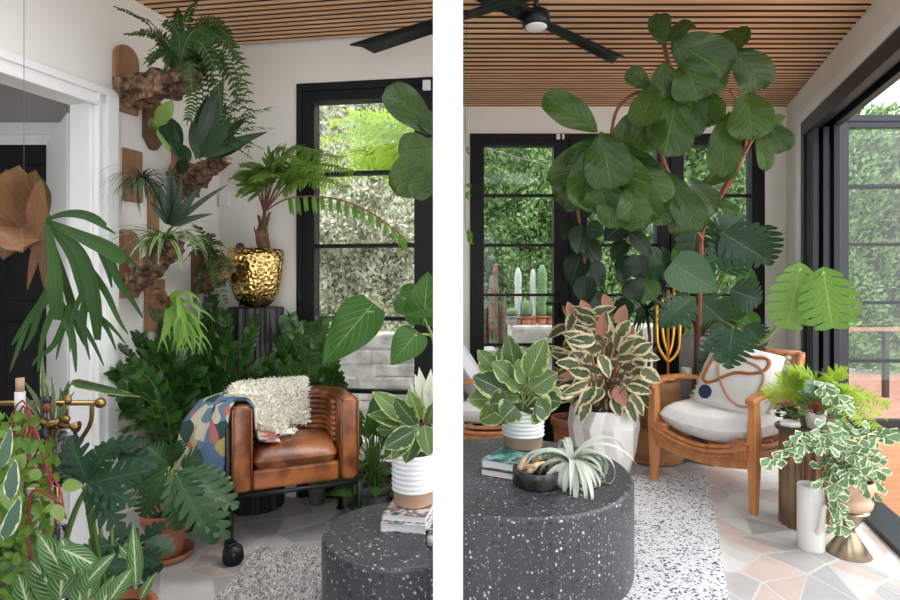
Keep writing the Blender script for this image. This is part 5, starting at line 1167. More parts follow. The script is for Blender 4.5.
# ------------------------------------------------------------------ RIGHT ROOM
def lounge(name, label, loc, rotz, full=True):
    o = thing(name, label, 'lounge chair', loc, rotz); w, d = .60, .58
    def legpts(x, y, z1): return [V((x, y, 0)), V((x, y, .3)), V((x, y, z1))]
    for x in (0, w):                                   # front legs, tapering to the floor
        mb = MB(); vs = []
        for z, a, b in ((0, .016, .020), (.25, .024, .030), (.40, .026, .034), (.60, .018, .026)):
            vs += [V((x+sx*a, sy*b, z)) for sx, sy in ((-1,-1),(1,-1),(1,1),(-1,1))]
        mb.add(vs, [(i*4+j, i*4+(j+1)%4, (i+1)*4+(j+1)%4, (i+1)*4+j) for i in range(3) for j in range(4)]+[(3,2,1,0), (12,13,14,15)]); mb.build('leg', M['wood'], o, smooth=False, bevel=.006)
    for x in (.03, w-.03):                             # rear legs
        mb = MB(); mb.bar((x, d+.04, 0), (x, d-.03, .58), .036, .045, V((0, 1, 0))); mb.build('leg', M['wood'], o, smooth=False, bevel=.006)
    for x, s_ in ((0, -1), (w, 1)):                    # arms
        pts = bez((x, -.055, .600), (x+.012*s_, .10, .632), (x+.012*s_, .32, .628), (x, d+.02, .585), n=12); ws = [.050, .055, .058, .058, .056, .05, .046, .044, .042, .04, .038, .036, .034]
        mb = MB(); vs = []
        for i, p in enumerate(pts):
            h = .014; ww = ws[min(i, len(ws)-1)]/2; vs += [p+V((-ww, 0, -h)), p+V((ww, 0, -h)), p+V((ww, 0, h)), p+V((-ww, 0, h))]
        k = len(pts); mb.add(vs, [(i*4+j, i*4+(j+1)%4, (i+1)*4+(j+1)%4, (i+1)*4+j) for i in range(k-1) for j in range(4)]+[(3,2,1,0), (4*k-4, 4*k-3, 4*k-2, 4*k-1)]); mb.build('armrest', M['wood'], o, smooth=False, bevel=.008)
    mb = MB(); top = [(.02+.56*i/14, .315-.055*sn(pi*i/14)) for i in range(15)]; bot = [(.58-.56*i/14, .235-.035*sn(pi*i/14)) for i in range(15)]
    mb.prism(top+bot, .022, Matrix(((1,0,0,0), (0,0,-1,.012), (0,1,0,0), (0,0,0,1)))); mb.build('front_rail', M['wood'], o, smooth=False, bevel=.004)
    mb = MB()
    for x in (.012, w-.012): mb.bar((x, .0, .285), (x, d, .26), .022, .06)
    mb.bar((0, d, .26), (w, d, .26), .022, .06); mb.build('side_rail', M['wood'], o, smooth=False, bevel=.004)
    mb = MB()
    for k in range(3):                                 # bundle of curved canes under the cushion
        r_ = .013; dz = -.024*k; mb.tube([V((.015+.57*i/16, -.035-.012*(k==1), .375-.065*sn(pi*i/16)+dz)) for i in range(17)], r_, 8)
    for x in (.0, w):
        for k in range(2): mb.tube([V((x+(.03 if x else -.03)*0, -.02+.5*i/6, .365-.035*k-.03*sn(pi*i/6))) for i in range(7)], .013, 8)
    for yy in (.1, .22, .34, .46): mb.tube([V((.01+.58*i/10, yy, .355-.085*sn(pi*i/10))) for i in range(11)], .011, 6)
    mb.build('cane_seat', M['rattan'], o)
    for x in (.055, w-.055):
        mb = MB()
        for i in range(7): mb.box((x-.036+i*.0105, -.054, .285-.01*abs(i-3)*0), (x-.036+i*.0105+.009, .02, .385))
        mb.build('cane_wrap', M['rattan'], o, smooth=False, bevel=.003)
    mb = MB()
    for x in (.05, w-.05): mb.tube([(x, d-.12, .30), (x, d+.0, .56), (x, d+.09, .80)], [.017, .018, .019], 10)
    mb.tube([(.05, d+.09, .80), (w-.05, d+.09, .80)], .018, 10); mb.tube([(.05, d-.0, .5), (w-.05, d-.0, .5)], .014, 10)
    for k in range(9): x = .09+.0525*k; mb.tube([(x, d-.09, .34), (x, d+.0, .56), (x, d+.085, .79)], .007, 6)
    mb.build('back_frame', M['rattan'], o)
    mb = MB()
    for z in (.805,): mb.tube([(.05-.01, d+.09, z-.05), (.05-.01, d+.09, z)], .022, 10); mb.tube([(w-.05, d+.085, z-.07), (w-.05, d+.09, z+.005)], .023, 12)
    mb.build('post_wrap', M['rattan'], o)
    mb = MB()
    tuft = [(-.4, -.35), (.4, -.35), (0, 0), (-.4, .4), (.4, .4)]
    def fn(u, v, s_):
        z = -.035*(1-u*u)
        for a, b in tuft: z -= s_*.022*math.exp(-((u-a)**2+(v-b)**2)*14)
        return z+.006*noise.noise(V((u*3, v*3, 2)))*s_
    pillowmesh(mb, w-.035, d-.02, .185, fn, n=26, ex=.24); k = mb.build('seat_cushion', M['cushion'], o); k.location = (w/2, d/2-.025, .435)
    if not full:
        mb = MB(); pillowmesh(mb, w-.06, .70, .17, None, n=20, ex=.28); k = mb.build('back_cushion', M['cushg'], o); k.location = (w/2, d-.20, .70); k.rotation_euler = (rad(58), 0, 0)
    return o
LC = lounge('lounge_chair', 'teak lounge chair with curved cane seat front and white tufted cushion beside the fluted table', (1.26, 3.45, 0), math.atan2(-.49, .35))
lounge('lounge_chair', 'partly visible second lounge chair with striped pale back cushion, behind the terrazzo table at left', (.47, 3.47, 0), rad(93), full=False)
# pillow on the chair
pl = thing('throw_pillow', 'white pillow with rust and blush yarn loops and a navy dot, on the lounge chair', 'pillow', LC.matrix_basis @ V((.33, .33, .46))); pl.rotation_euler = (0, 0, LC.rotation_euler.z)
Mp = Matrix.Translation((0, .02, .185)) @ Matrix.Rotation(rad(62), 4, 'X') @ Matrix.Rotation(rad(-6), 4, 'Z')
PW = .46
mb = MB(); pillowmesh(mb, PW, .42, .16, lambda u, v, s_: .006*noise.noise(V((u*4, v*4, 5))), n=24, ex=.33); mb.v = [tuple(Mp @ V(p)) for p in mb.v]; mb.build('cover', M['cushion'], pl)
def ps(u, v, off=.004):
    t = max(0, (1-u*u)*(1-v*v))**.33; return Mp @ V((u*PW/2*(1-.05*abs(v)**2*abs(u)), v*.21*(1-.05*abs(u)**2*abs(v)), .08*t+off))
def yarn(pts, m, r_, name):
    mb = MB(); q = bez(*[V((a, b, 0)) for a, b in pts], n=60); mb.tube([ps(p.x, p.y) for p in q], r_, 8); mb.build(name, m, pl)
yarn([(-.62, .92), (-.66, .5), (-.72, .0), (-.74, -.25), (-.60, -.38), (-.35, -.28), (-.10, -.05), (.15, .10), (.50, .18), (.72, .35), (.76, .62), (.62, .72), (.30, .66), (0, .72), (-.15, .82)], M['rust'], .010, 'rust_yarn')
yarn([(-.15, .55), (-.38, .45), (-.42, .2), (-.30, -.1), (-.05, -.45), (.15, -.68), (.45, -.80), (.70, -.72)], M['blush'], .008, 'blush_yarn')
yarn([(-.15, .55), (.1, .50), (.45, .45), (.70, .30), (.78, .0), (.74, -.4), (.70, -.7)], M['blush'], .008, 'blush_yarn')
mb = MB()
for k in range(6): q = .02+.024*k; mb.tube([ps(-.56+q*1.0*math.cos(a)*1.2, -.66+q*1.2*sn(a), .005) for a in [2*pi*i/16 for i in range(17)]], .008, 6)
mb.build('navy_dot', M['navy'], pl)
mb = MB(); R.seed(100)
for s_ in (-1, 1):
    for k in range(60):
        v = -1+2*k/59; p = Mp @ V((s_*PW/2*.97, v*.21, 0)); d_ = (Mp.to_3x3() @ V((s_*uni(.4, 1), uni(-.7, .7), uni(-.4, .4)))); mb.tube(bez(p, p+d_*.014, p+d_*.026-Z*.006), .0035, 5)
mb.build('tassels', M['fringe'], pl)

# stump side table (two stacked stump drums)
b = V((1.43, 3.93, 0)); o = thing('stump_table', 'lower carved wooden drum stump standing on the floor behind the lounge chair', 'stump', b)
def wob(a, z, j, i): return 1+.02*sn(a*3+z*9)+.012*sn(a*7+1)
mb = MB(); mb.lathe([(.17, 0), (.205, .02), (.215, .08), (.205, .16), (.19, .22), (.175, .245)], (0,0,0), 40, wob); mb.build('stump', M['stump'], o)
o = thing('stump_stool', 'upper carved wooden drum stump carrying the gold candelabra', 'stump', b+Z*.247)
mb = MB(); mb.lathe([(.155, 0), (.172, .03), (.182, .12), (.180, .22), (.172, .30), (.165, .325)], (0,0,0), 40, wob); mb.build('stump', M['stump'], o)
mb = MB(); mb.lathe([(.15, .325), (.15, .329), (.001, .33)], (0,0,0), 32); mb.build('stump_top', mat('dark end grain', (.06, .035, .02), .6), o)
zt = .578
c3 = V((S(668-HX, 3.80), 3.80, zt)); o = thing('candelabra', 'gold cactus-shaped candelabra with clear glass balls on the upper stump', 'candelabra', c3)
w3 = lambda px, py: P(px, py, 3.80)-o.location
mb = MB(); mb.lathe([(.05, 0), (.05, .008), (.02, .016)], (0,0,0), 28)
mb.tube([(0, 0, .01), w3(668, 300), w3(668, 290)], .010, 10)
mb.tube(bez(w3(668, 362), w3(663, 355), w3(658, 345), w3(657, 330), w3(657, 305), n=20), .010, 10)
mb.tube(bez(w3(668, 362), w3(674, 357), w3(679, 348), w3(680, 330), w3(680, 288), n=20), .010, 10)
mb.tube(bez(w3(668, 352), w3(664, 340), w3(662.5, 325), w3(662.5, 298), n=20), .009, 10)
mb.tube(bez(w3(668, 356), w3(672, 345), w3(674, 325), w3(674, 280), n=20), .009, 10)
mb.build('candelabra_arms', M['gold'], o)
for x, y in ((668, 286), (657, 302), (662.5, 294), (680, 284), (674, 276)):
    mb = MB(); mb.ball(w3(x, y), .017, 14); mb.build('glass_ball', M['glassb'], o)
o = thing('candle', 'short white pillar candle in a glass beside the gold candelabra', 'candle', V((S(686.5-HX, 3.86), 3.86, zt))); mb = MB(); mb.lathe([(.032, 0), (.034, .004), (.034, .072), (.031, .072), (.030, .060)], (0,0,0), 24); mb.build('candle_body', M['wax'], o)

# planters at the back
def cylpot(name, label, px, Y, r_, top, m, cat='planter'):
    o = thing(name, label, cat, (S(px-HX, Y), Y, 0)); h = CH-(top-HY)/F*Y; mb = MB(); mb.lathe([(r_*.88, 0), (r_*.9, .005), (r_, h-.004), (r_*.985, h), (r_*.9, h), (r_*.88, h-.01), (r_*.86, h-.05)], (0,0,0), 40); mb.build('pot', m, o)
    mb = MB(); soil(mb, (0,0,0), r_*.87, h-.045); mb.build('soil', M['soil'], o); return o, h
o, h = cylpot('monstera_planter', 'tall pale grey concrete planter with the large monstera, behind the stump stool', 697, 4.12, .125, 335, M['concrete'], 'potted monstera')
W4 = lambda px, py, Y: P(px, py, Y)-o.location
def mleaf(o, bx, by, tx, ty, w, Y, m='monst', dY=-.08, lob=7, droop=.5, stem=None, base=None, sweep=.35, dep=.72, shape='heart', jit=.2, name='leaf'):
    p = P(bx, by, Y); q = P(tx, ty, Y+dY); mb = MB(); mb.leaf(p-o.location, q-p, facing(p, jit), (q-p).length*1.08, S(w, Y), shape, fold=.12, droop=droop, lobes=lob, depth=dep, sweep=sweep, nv=8, k=.32, res=8)
    mb.build(name, LM[m], o)
    if base is not None: mb = MB(); b0 = V(base); e = p-o.location; mb.tube(bez(b0, b0.lerp(e, .5)+Z*.10, e, n=10), .007, 6); mb.build('petiole', M['stemp'] if m == 'monstl' else M['stem'], o)
B0 = (0, 0, h-.04); R.seed(110)
for a in [(722, 352, 738, 362, 46, 3.75), (745, 240, 708, 262, 40, 3.8), (722, 232, 770, 262, 52, 3.75), (692, 298, 664, 322, 38, 3.66), (733, 328, 728, 364, 44, 3.08), (742, 332, 718, 354, 30, 3.10), (700, 215, 690, 268, 40, 3.9), (735, 330, 722, 368, 48, 3.7), (745, 325, 765, 345, 30, 3.85), (758, 225, 770, 262, 36, 3.9), (712, 240, 745, 215, 36, 3.9), (700, 300, 735, 330, 40, 3.95), (675, 258, 640, 270, 36, 4.0), (705, 285, 690, 250, 34, 4.05), (730, 290, 762, 300, 38, 4.0), (720, 270, 745, 250, 38, 4.05)]:
    mleaf(o, *a, base=B0)
for a in [(728, 362, 738, 350, 40, 3.7), (718, 330, 740, 378, 52, 3.62)]: pass
pl2 = [(672, 262, 718, 292, 42, 3.6), ]
for bx, by, tx, ty, w, Y in pl2:
    pleaf('broad_leaf', o, bx, by, tx, ty, w, Y, leafmat('broad blue green leaf', (.05,.12,.07), (.07,.15,.08), (.12,.22,.12), 9, .8, .35, vamt=.5, back=(.12,.2,.1)), 'heart', dY=-.05, fold=.1, droop=.4, nu=12, nv=6)
for bx, by, tx, ty, w, Y in [(678, 270, 690, 232, 22, 3.9), (688, 262, 700, 240, 20, 3.9), (730, 320, 742, 292, 24, 4.1), (712, 330, 722, 300, 22, 4.1), (755, 330, 740, 310, 22, 4.1), (700, 330, 705, 305, 20, 4.1), (742, 292, 752, 268, 20, 4.1), (655, 300, 640, 275, 26, 4.1)]:
    pleaf('new_leaf', o, bx, by, tx, ty, w, Y, LM['aloc'], 'ovate', nu=9)
# light monstera at right
o, h = cylpot('monstera_planter', 'dark charcoal planter with two big light green monstera leaves reaching over the chair', 712, 3.86, .10, 356, M['darkpot'], 'potted monstera')
B0 = V((0, 0, h-.04))
def bigm(bx, by, tx, ty, w, Y, m, sweep=.15):
    p = P(bx, by, Y); q = P(tx, ty, Y-.1); mb = MB(); mb.leaf(p-o.location-(q-p)*.10, q-p, facing(p, .1), (q-p).length*1.12, S(w, Y), 'round', fold=.14, droop=.5, lobes=7, depth=.8, sweep=.35, nv=8, k=.24, res=10); mb.build('leaf', LM[m], o)
    mb = MB(); mb.tube(bez(B0, P(745, 350, 3.7)-o.location, P(775, 330, 3.55)-o.location, p-o.location, n=16), .010, 8); mb.build('petiole', M['stemp'], o)
bigm(800, 268, 788, 324, 46, 3.45, 'monstl'); bigm(824, 272, 832, 326, 54, 3.3, 'monstl')
mleaf(o, 735, 335, 742, 378, 52, 3.55, base=B0, lob=8)
mleaf(o, 728, 340, 706, 370, 40, 3.6, base=B0)
# fiddle leaf fig
o = thing('fiddle_leaf_fig', 'very tall fiddle leaf fig arching under the slatted ceiling in the right room', 'fig tree', (1.72, 3.98, 0))
mb = MB(); pot(mb, (0,0,0), .13, .28); mb.build('pot', M['darkpot'], o); mb = MB(); soil(mb, (0,0,0), .11, .25); mb.build('soil', M['soil'], o)
q = lambda px, py, Y: P(px, py, Y)-o.location
mb = MB(); mb.tube(bez(V((0, 0, .24)), q(698, 330, 3.9), q(700, 260, 3.6), q(703, 228, 3.4), q(718, 200, 3.2), q(738, 165, 3.0), q(757, 130, 2.85), n=28), [.02]*10+[.015]*10+[.010]*9, 8)
mb.tube(bez(q(704, 226, 3.4), q(690, 205, 3.3), q(672, 185, 3.1), q(655, 175, 2.95), n=14), .011, 8)
mb.tube(bez(q(702, 240, 3.45), q(660, 150, 3.1), q(672, 90, 2.9), q(664, 45, 2.78), n=18), .012, 8)
mb.tube(bez(q(664, 100, 2.85), q(640, 92, 2.85), q(618, 108, 2.8), q(611, 135, 2.78), q(608, 160, 2.76), n=18), .009, 8)
mb.tube(bez(q(720, 196, 3.2), q(738, 172, 3.05), q(748, 120, 2.9), q(730, 90, 2.8), n=14), .007, 8)
mb.build('trunk', M['trunkr'], o)
FL_ = [(664,45,657,12,26),(668,42,690,20,26),(650,88,628,70,22),(650,84,648,122,34),(664,62,668,115,44),(672,40,728,72,58),(688,52,712,96,50),(728,62,738,26,32),(735,50,768,88,44),(748,92,752,135,48),(728,112,722,170,36),(700,86,706,126,46),(676,95,668,152,52),(655,88,640,124,36),(695,80,688,132,44),(685,60,700,95,50),
 (760,128,768,168,20),(764,122,788,150,28),(768,118,786,126,20),(650,100,648,148,40),
 (598,132,547,94,38),(606,150,648,122,40),(606,140,572,172,44),(598,138,560,190,50),(600,142,588,208,58),(606,146,628,206,64),(612,140,650,200,56),(602,132,612,186,54),(618,165,645,225,54),(592,150,566,205,46),(622,160,658,186,42),(608,150,600,180,50),(612,178,622,224,48),(600,176,606,214,46),(630,185,636,222,40),
 (662,172,702,228,36),(690,178,724,214,26),(700,186,738,166,20),(676,200,690,232,42),(655,188,668,222,34),(716,200,738,214,14),(664,176,650,212,34),(640,165,668,200,34)]
for i, (bx, by, tx, ty, w) in enumerate(FL_):
    Y = (2.66 if by < 130 and bx > 622 else 2.72)+uni(-.05, .12)
    if by > 160 and bx > 650: Y += .2
    Z0 = CH-(min(by, ty)-HY)/F*Y
    if Z0 > 2.56: Y = (2.56-CH)*F/(HY-min(by, ty))
    pleaf('leaf', o, bx, by, tx, ty, w*1.08, Y, LM['fiddle'], 'fiddle', dY=uni(-.10, .02) if Z0 < 2.45 else 0, fold=.14, wave=.065, droop=uni(.1, .7), nu=16, nv=8, jit=.4)
# rubber plant
o = thing('rubber_plant', 'dark burgundy-green rubber plant with glossy oval leaves in front of the middle window', 'rubber plant', (1.06, 4.12, 0))
mb = MB(); pot(mb, (0,0,0), .13, .26); mb.build('pot', M['darkpot'], o)
q = lambda px, py, Y=4.0: P(px, py, Y)-o.location
mb = MB(); mb.tube(bez(V((0, 0, .23)), q(610, 360), q(592, 300), q(583, 250), q(577, 205), n=18), .010, 8); mb.tube(bez(V((.03, 0, .23)), q(622, 340), q(626, 260), q(628, 205), n=14), .009, 8); mb.build('trunk', M['trunkr'], o)
for a in [(578,222,564,238,24),(582,225,578,252,24),(584,240,600,262,22),(582,252,570,284,28),(586,262,602,286,26),(584,275,586,304,24),(586,228,604,232,20),(580,210,592,204,22),(572,205,585,196,16),(576,208,562,198,16),(628,220,606,238,26),(628,222,648,226,24),(630,232,652,254,18),(626,240,612,258,18),(628,255,622,280,22),(630,258,646,276,24),(628,280,640,300,24),(624,262,640,270,24),(628,210,616,200,18),(630,300,616,316,20),(590,290,604,312,18)]:
    pleaf('leaf', o, *a, uni(3.85, 4.05), LM['rubber'], 'ovate', dY=-.04, fold=.12, droop=.35, nu=9, nv=6)
# dracaena / thin dark straps between
o = thing('dracaena', 'spiky dark strap-leaved plant behind the gold candelabra', 'plant', (1.44, 4.2, 0))
mb = MB(); pot(mb, (0,0,0), .09, .26); mb.build('pot', M['darkpot'], o)
q = lambda px, py, Y=4.12: P(px, py, Y)-o.location
mb = MB(); mb.tube(bez(V((0, 0, .23)), q(650, 350), q(646, 310), n=8), .012, 8); mb.build('trunk', M['trunk'], o)
strapcluster(o, P(646, 312, 4.1), 46, .36, .026, LM['dark'], 1.3, 120, 1.0, -.2)
# faceted white pot with variegated ficus
b = V((.985, 3.60, 0)); o = thing('faceted_planter', 'white faceted pot with cream and pink edged rubber plant behind the terrazzo table', 'potted plant', b)
mb = MB(); n = 20; lv = [(.145, 0), (.195, .16), (.215, .33), (.198, .44)]; vs = []
for i, (r_, z) in enumerate(lv):
    for j in range(n): a = 2*pi*(j+.5*(i%2))/n; f = 1+.05*(1 if j % 2 else -1); vs.append(V((r_*f*math.cos(a), r_*f*sn(a), z)))
fs = []
for i in range(3):
    for j in range(n):
        a, b_, c_, d_ = i*n+j, i*n+(j+1)%n, (i+1)*n+(j+1)%n, (i+1)*n+j
        fs += [(a, b_, d_), (b_, c_, d_)] if i % 2 == 0 else [(a, b_, c_), (a, c_, d_)]
fs.append(tuple(reversed(range(n)))); mb.add(vs, fs); mb.build('pot', M['ceramat'], o, smooth=False); mb = MB(); soil(mb, (0,0,0), .185, .425); mb.build('soil', M['soil'], o)
R.seed(130)
def rubybush(o, spots, Y0, Y1, z0, ns=7):
    mb = MB(); mp_ = MB(); ms = MB(); stems = []
    cx = sum(s_[0] for s_ in spots)/len(spots)
    for k in range(ns):
        x = min(s_[0] for s_ in spots)+uni(.15, .85)*(max(s_[0] for s_ in spots)-min(s_[0] for s_ in spots)); y = uni(min(s_[1] for s_ in spots), min(s_[1] for s_ in spots)+30)
        e = P(x, y, uni(Y0, Y1))-o.location; ms.tube(bez(V((uni(-.04, .04), uni(-.04, .04), z0)), e*.5+Z*z0*.5, e, n=8), .005, 6)
    for (x, y, tx, ty, w) in spots:
        Y = uni(Y0, Y1); p = P(x, y, Y); qq = P(tx, ty, Y-.05)
        pink = R.random() < .06; mq = MB() if pink else mb; mq.leaf(p-o.location, qq-p, facing(p, .5), (qq-p).length*1.12, S(w, Y), 'ovate', fold=.18, droop=.4, nu=8, nv=6)
        if pink: mq.build('pink_leaf', LM['rubyp'], o)
        b0 = V((0, 0, z0)); e = p-o.location; ms.tube(bez(e+(b0-e)*.35, e, n=3), .003, 5)
    mb.build('foliage', LM['ruby'], o); ms.build('stem', M['trunkr'], o)
sp_ = []
for i in range(105):
    a = uni(0, 2*pi); rr_ = uni(0, 1)**.55; cx, cy = 608+36*rr_*math.cos(a), 374+40*rr_*sn(a)
    L = uni(17, 26); dx, dy = math.cos(a)*.8+uni(-.5, .5), sn(a)*.6+uni(-.3, .9); m_ = math.hypot(dx, dy); sp_.append((cx, cy, cx+dx/m_*L, cy+dy/m_*L, uni(11, 16)))
rubybush(o, sp_, 3.28, 3.8, .42, 9)
b = V((.84, 3.92, 0)); o = thing('ruby_ficus', 'pink-tipped variegated rubber plant in a terracotta pot left of the white faceted pot', 'potted plant', b)
mb = MB(); pot(mb, (0,0,0), .13, .30, taper=.75); mb.build('pot', M['terra'], o); mb = MB(); soil(mb, (0,0,0), .11, .27); mb.build('soil', M['soil'], o)
sp_ = []
for i in range(62):
    cx, cy = uni(566, 604), uni(312, 395); a = uni(0, 6.28); L = uni(15, 24); sp_.append((cx, cy, cx+L*math.cos(a), cy+L*sn(a)*.9-4, uni(10, 14)))
rubybush(o, sp_, 3.75, 4.0, .27, 7)
for a in [(574, 322, 569, 302, 13), (588, 318, 582, 300, 13), (610, 312, 604, 294, 12), (618, 325, 625, 305, 13), (578, 345, 574, 325, 13)]: pleaf('pink_leaf', o, *a, 3.8, LM['rubyp'], 'ovate')
pleaf('broad_dark_leaf', o, 590, 345, 592, 402, 40, 3.95, LM['rubber'], 'ovate', nu=9, nv=6)
mb = MB(); mb.tube(bez(V((0, 0, .3)), P(585, 395, 3.85)-o.location, P(592, 345, 3.8)-o.location), .010, 8); mb.build('green_stake', M['stemp'], o)

# on the large table
zt = TH
def Pt(px, py, z=TH): Y = (CH-z)*F/(py-HY); return V((S(px-HX, Y), Y, z))
rb = rad(-28)
bb = Pt(516, 470)
book('book', 'dark plum spined book, lower of the two beside the black bowl', (bb.x, bb.y), .22, .27, .030, rb, bc4, 'books on the large table', TH)
book('book', 'teal tropical patterned book directly under the ribbed planter on the large table', (bb.x+.005, bb.y+.01), .22, .27, .036, rb, bc3, 'books on the large table', TH+.031)
zb = TH+.068; c = Pt(523, 446, zb); o = thing('ribbed_planter', 'white ribbed planter with tan base on the teal book, bushy cream-streaked plant', 'potted plant', c)
hb = CH-(404-HY)/F*c.y-zb; ribbedpot(o, S(21.5, c.y), hb)
R.seed(140); Yc = c.y
LL = [(520,392,508,338,22),(522,390,545,340,24),(518,395,480,352,24),(522,396,556,372,24),(516,398,474,375,26),(526,400,562,392,24),(512,400,470,398,26),(530,402,552,412,26),(514,404,478,420,24),(520,402,503,418,26),(524,402,522,412,26),(530,404,548,415,28),(516,400,490,405,26),(522,385,530,352,22),(516,385,495,362,22),(526,388,505,375,22),(528,392,520,360,20),(512,392,488,384,22),(530,395,545,384,22),(518,400,512,372,24),(524,400,536,380,24),(510,406,494,418,22),(534,398,560,402,22),(519,388,500,350,22),(526,398,500,392,20),(522,404,535,398,20)]
for (bx, by, tx, ty, w) in LL:
    d_ = math.hypot(bx-tx, by-ty); sc_ = 1
    pleaf('leaf', o, lerp(bx, tx, .25), lerp(by, ty, .25), tx, ty, w*1.12, (Yc-.10-uni(0, .04) if ty > by+4 else uni(Yc-.08, Yc+.08)), LM['birk'], 'ovate', dY=uni(-.06, .02), fold=.2, droop=.4, nu=8, nv=6)
mb = MB()
for k in range(12): mb.tube([V((uni(-.02, .02), uni(-.02, .02), hb*.9)), P(uni(502, 545), uni(372, 400), Yc)-o.location], .0035, 6)
mb.build('stem', M['stemp'], o)
c = Pt(537, 484); o = thing('black_bowl', 'low black stone bowl holding driftwood and air plants on the large table', 'bowl', c)
r_ = .098; mb = MB(); mb.lathe([(r_*.9, 0), (r_, .008), (r_, .06), (r_*.97, .068), (r_*.90, .066), (r_*.88, .02), (.001, .016)], (0,0,0), 40, lambda a, z, j, i: 1+.03*sn(a*3)); mb.build('bowl', mat('black marble', (.012, .012, .014), .25, c2=(.05, .05, .05), scale=9, coat=.3), o)
o = thing('driftwood', 'pale driftwood pieces poking out of the black bowl', 'driftwood', c+V((-.01, 0, .055))); mb = MB(); R.seed(6)
for (a, l, z1) in [((-.05, .02), (.0, -.05), .03), ((-.03, -.03), (.04, -.02), .04), ((0, .03), (.02, -.03), .06), ((-.06, 0), (-.02, .03), .05)]:
    mb.tube(bez((a[0], a[1], 0), ((a[0]+l[0])/2, (a[1]+l[1])/2, z1*.8), (l[0], l[1], z1), n=8), [.008, .013, .012, .014, .010, .008, .007, .006, .004][:9], 8)
mb.build('wood', M['driftwood'], o)
o = thing('air_plant', 'small dark green spiky air plant in the black bowl', 'air plant', c+V((.035, .05, .06))); strapcluster(o, o.location, 30, .085, .005, LM['till'], .8, 7, .8, .3)
c2_ = c+V((.14, .005, .085)); o = thing('silver_air_plant', 'large silver curly air plant spilling over the edge of the black bowl', 'air plant', c2_)
mb = MB(); R.seed(150)
for i in range(130):
    a = i*2.4; e = uni(-.2, 1.2); d = V((math.cos(a)*math.cos(e), sn(a)*math.cos(e), sn(e)*.9+.35)); L = uni(.16, .37)*(1 if i > 18 else .7)
    mb.leaf(V((0, 0, -.01)), d, Z+V((0, -.3, 0)), L, .024, 'strap', droop=uni(2.2, 6.5), nu=18, nv=2, fold=.35)
mb.v = [(x, y, max(z, -.082+.002*abs(x))) for x, y, z in mb.v]
mb.build('leaves', LM['xero'], o)

# rug right
mb = MB(); pts = [(.50, 3.54), (1.63, 3.54), (1.07, 2.15), (.95, 1.7), (.1, 1.7), (.1, 2.6)]; n = len(pts)
mb.add([V((x, y, .002)) for x, y in pts]+[V((x, y, .016)) for x, y in pts], [tuple(range(n)), tuple(reversed(range(n, 2*n)))]+[(i, n+i, n+(i+1)%n, (i+1)%n) for i in range(n)])
tag(mb.build('speckled_rug', M['rug'], smooth=False), 'white rug with black speckles under the large terrazzo table', 'rug')

# fluted side table
o = thing('fluted_side_table', 'bronze fluted drum side table at the right of the lounge chair', 'side table', (1.80, 2.84, 0)); h = .50
mb = MB(); mb.lathe([(.112, 0), (.112, h-.02)], (0,0,0), 90, lambda a, z, j, i: 1+.05*(1, .7, 0, -.8, -.8)[j % 5]); mb.build('fluted_base', mat('bronze wood', (.16, .10, .055), .35, .5, c2=(.26, .17, .10), scale=8), o, smooth=False)
mb = MB(); mb.lathe([(.130, h-.02), (.135, h-.016), (.135, h-.004), (.132, h)], (0,0,0), 48); mb.build('table_top', mat('dark bronze top', (.10, .075, .06), .25, .5), o)
o = thing('speckled_pot', 'small speckled pot with striped round-leaved peperomia on the fluted side table', 'potted plant', (1.828, 2.80, h)); mb = MB(); mb.lathe([(.036, 0), (.040, .004), (.046, .075), (.044, .080), (.038, .080), (.037, .066)], (0,0,0), 32); mb.build('pot', M['speckpot'], o)
bush(o, (0, 0, .07), 30, .085, .06, .11, .066, .060, LM['pep'], M['stemr'], 'round', seed=160, low=-.15, c0=(0, 0, .07), stem_r=.0016)
for p in o.children:
    if p.name.startswith('foliage'): p.data.name = 'foliage'
o = thing('trinket_dish', 'white hexagonal stone box on the near left of the fluted side table', 'stone box', (1.722, 2.835, h)); mb = MB(); mb.lathe([(.044, 0), (.052, .008), (.052, .020), (.044, .028)], (0,0,0), 6); k = mb.build('box', M['ceramat'], o, smooth=False, bevel=.003)
o = thing('small_leafy_plant', 'small bright green leafy plant behind the stone box', 'plant', (1.765, 2.925, h)); mb = MB(); mb.lathe([(.02, 0), (.026, .03), (.024, .03)], (0,0,0), 18); mb.build('pot', M['darkpot'], o); bush(o, (0, 0, .03), 34, .05, .03, .045, .028, .02, LM['fern'], M['stem'], 'ovate', seed=161, low=-.2, stem_r=.001, c0=(0, 0, .03))
# hourglass stand, bowl, variegated ivy
sx, sy = 1.80, 2.53
o = thing('hourglass_stand', 'brushed metal hourglass-shaped plant stand on the tiles at the right', 'plant stand', (sx, sy, 0)); mb = MB(); mb.lathe([(.088, 0), (.090, .004), (.030, .095), (.022, .115), (.035, .135), (.078, .195), (.080, .2)], (0,0,0), 48); mb.build('stand', mat('brushed bronze', (.42, .34, .24), .3, 1, stretch=(1, 1, 30), c2=(.3, .24, .17)), o)
o = thing('ivy_planter', 'tan clay bowl with a cascade of cream-edged ivy on the metal stand', 'potted ivy', (sx, sy, .201)); mb = MB(); mb.lathe([(.06, 0), (.088, .02), (.094, .045), (.088, .052), (.075, .06), (.088, .075), (.100, .11), (.098, .14), (.090, .14), (.088, .12)], (0,0,0), 40); mb.build('pot', M['terrap'], o); mb = MB(); soil(mb, (0,0,0), .09, .13); mb.build('soil', M['soil'], o)
R.seed(170); mb = MB(); ms = MB(); top = V((0, 0, .15))
def tri(p, d): mb.leaf(p, d, facing(p+o.location, .6), uni(.044, .062), uni(.044, .060), 'tri', fold=.15, droop=.3, nu=4, nv=4)
